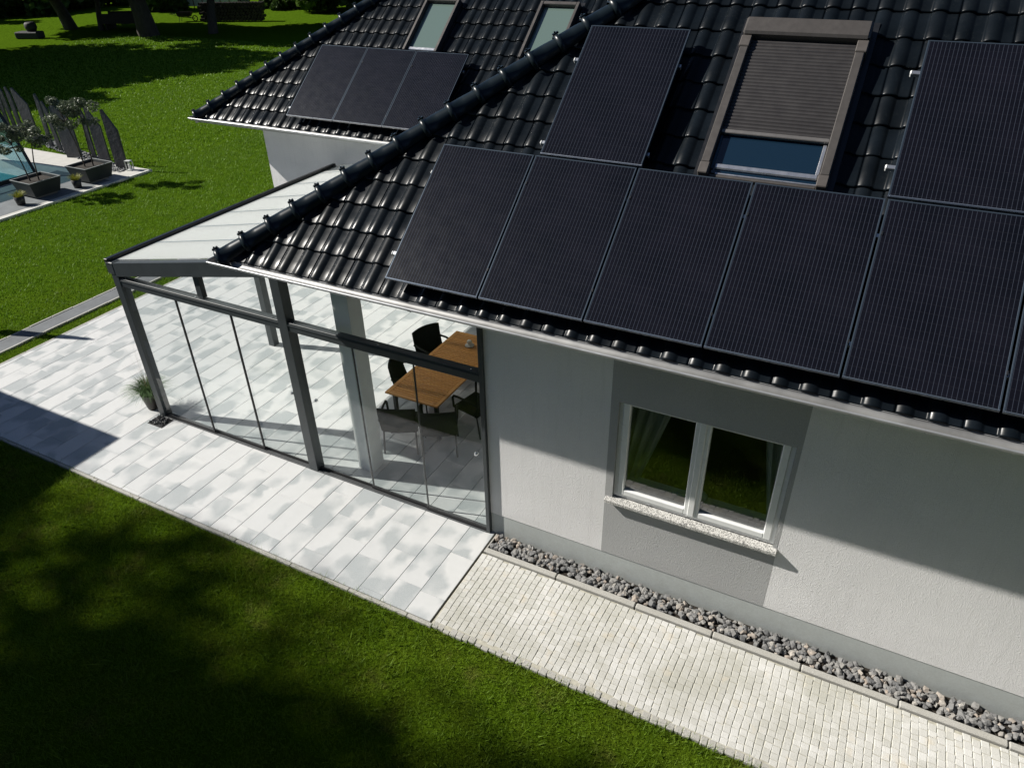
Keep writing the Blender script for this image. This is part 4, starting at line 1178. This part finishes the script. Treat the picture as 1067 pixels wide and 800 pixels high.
for j in range(6):
    for i in range(20):
        x = -2.6+i*.27+(.13 if j % 2 else 0); b.tube([(x, -.35+rng.normal(0,.05), .15+j*.23), (x, .35+rng.normal(0,.05), .15+j*.23)], .125*rng.uniform(.85,1.05), 9, smooth=False)
b.build('log_stack', simple('weathered_logs', (.05,.04,.03), .9, var=.5, vs=3), wp)
wb = empty('wheelbarrow', (-51.6, 41.3, GZ), (0,0,R(30)), 'dark wheelbarrow beside the woodpile', 'wheelbarrow')
b = MB(); b.add([(-.5,-.3,.35),(.4,-.25,.35),(.4,.25,.35),(-.5,.3,.35),(-.65,-.4,.7),(.6,-.35,.7),(.6,.35,.7),(-.65,.4,.7)], [(3,2,1,0),(0,1,5,4),(1,2,6,5),(2,3,7,6),(3,0,4,7)]); b.build('tray', dw, wb)
b = MB(); b.tube([(.75+.2*math.cos(a), 0, .2+.2*math.sin(a)) for a in np.linspace(0, 6.283, 17)], .04, 6, cap=False); b.build('wheel', M['rubber'], wb)
b = MB()
for s_ in (-1, 1): b.tube([(-1.2, s_*.28, .6), (-.2, s_*.25, .34), (.75, s_*.05, .2)], .022, 6); b.tube([(-.4, s_*.25, .36), (-.5, s_*.27, 0)], .02, 6)
b.build('handle', M['dark_frame'], wb)
gh = empty('greenhouse', (-57.5, 50.0, GZ), (0,0,R(25)), 'small greenhouse with whitish panes behind the far trees', 'greenhouse')
b = MB()
for x in np.linspace(-3, 3, 8): b.box(x-.03,-1.5,0,x+.03,-1.44,2.0); b.box(x-.03,1.44,0,x+.03,1.5,2.0)
b.box(-3,-1.5,1.97,3,-1.43,2.04); b.box(-3,1.43,1.97,3,1.5,2.04); b.box(-3,-.03,2.8,3,.03,2.86)
b.build('frame', simple('red_brown_wood', (.14,.05,.035), .7), gh)
b = MB(); b.box(-2.98,-1.46,.3,2.98,-1.45,1.95); b.box(-2.98,1.45,.3,2.98,1.46,1.95); b.add([(-3,-1.5,2.03),(3,-1.5,2.03),(3,0,2.82),(-3,0,2.82)], [(0,1,2,3)]); b.add([(-3,1.5,2.03),(3,1.5,2.03),(3,0,2.82),(-3,0,2.82)], [(3,2,1,0)])
b.build('pane', simple('whitewashed_panes', (.55,.60,.58), .3), gh)

# ------------------------------------------------------------------ neighbours of the photo: carport and closed parasol (cast the shadows on the left)
SUN = Vector((1, .285, -.80))
hC = 3.2
cx_, cy_ = -6.42-hC/.80, -.79-hC/.80*.285
car = empty('carport', (cx_, cy_, GZ), (0,0,0), 'flat roofed anthracite carport beyond the left edge of the lawn', 'carport')
b = MB(); b.box(-9, -7.5, hC-.16, 0, 0, hC+.0); b.build('flat_roof', M['anthracite'], car)
for (x, y) in ((-.3,-.3),(-4.5,-.3),(-8.7,-.3),(-8.7,-7.2),(-4.5,-7.2)):
    b = MB(); b.box(x-.06, y-.06, 0, x+.06, y+.06, hC-.16); b.build('post', M['anthracite'], car)
b = MB(); b.box(-8.9, -7.45, 0, -4.6, -.4, hC-.18); b.build('store_wall', M['wall_grey'], car)
hp = 2.7
px_, py_ = -9.80-hp/.80, 1.22-hp/.80*.285
par = empty('closed_parasol', (px_, py_, GZ), (0,0,0), 'closed dark parasol on a pole beyond the left edge', 'parasol')
b = MB(); b.tube([(0,0,0),(0,0,hp)], .028, 8); b.build('pole', M['dark_frame'], par)
b = MB(); b.lathe([(.001,hp-.02),(.05,hp-.10),(.085,hp-.6),(.11,hp-1.2),(.14,hp-1.7),(.06,hp-1.75),(.001,hp-1.7)][::-1], (0,0,0), 10); b.build('folded_cover', simple('dark_parasol_cloth', (.03,.035,.045), .9), par)
b = MB(); b.lathe([(.001,0),(.3,0),(.3,.06),(.05,.09),(.001,.09)], (0,0,0), 20); b.build('base', M['kerb'], par)
# carport slab
b = MB(); b.box(cx_-9, cy_-7.5, -.1, cx_+.2, cy_+.1, -.01); struct(b.build('carport_floor', M['deck']))

# ------------------------------------------------------------------ camera
cam = bpy.data.cameras.new('camera'); cam.sensor_width = 36; cam.lens = 755.114/1067*36; cam.clip_start = .05; cam.clip_end = 1000
co = bpy.data.objects.new('camera', cam); col.objects.link(co)
co.location = (3.65773, -6.23274, 7.07949); co.rotation_euler = (.99482, .01813, .47475); sc.camera = co

# ------------------------------------------------------------------ light
d = SUN.normalized()
sun = bpy.data.lights.new('sun', 'SUN'); sun.energy = 5.0; sun.angle = R(.7); sun.color = (1, .955, .88)
so = bpy.data.objects.new('sun', sun); col.objects.link(so); so.rotation_euler = d.to_track_quat('-Z', 'Y').to_euler(); so.location = (-30, -10, 30)
w = bpy.data.worlds.new('World'); sc.world = w; w.use_nodes = True
nt = w.node_tree; bg = nt.nodes['Background']; sky = nt.nodes.new('ShaderNodeTexSky'); sky.sky_type = 'NISHITA'; sky.sun_disc = False
elev = math.asin(-d.z); az = math.atan2(-d.x, -d.y)   # direction towards the sun, clockwise from +y
sky.sun_elevation = elev; sky.sun_rotation = az; sky.altitude = 100; sky.air_density = .6; sky.dust_density = .25; sky.ozone_density = 2.5
nt.links.new(sky.outputs[0], bg.inputs['Color']); bg.inputs['Strength'].default_value = .05
sc.view_settings.view_transform = 'Standard'; sc.view_settings.look = 'None'; sc.view_settings.exposure = .52; sc.view_settings.gamma = 1
sc.cycles.max_bounces = 10; sc.cycles.transparent_max_bounces = 16; sc.cycles.caustics_reflective = False; sc.cycles.caustics_refractive = False
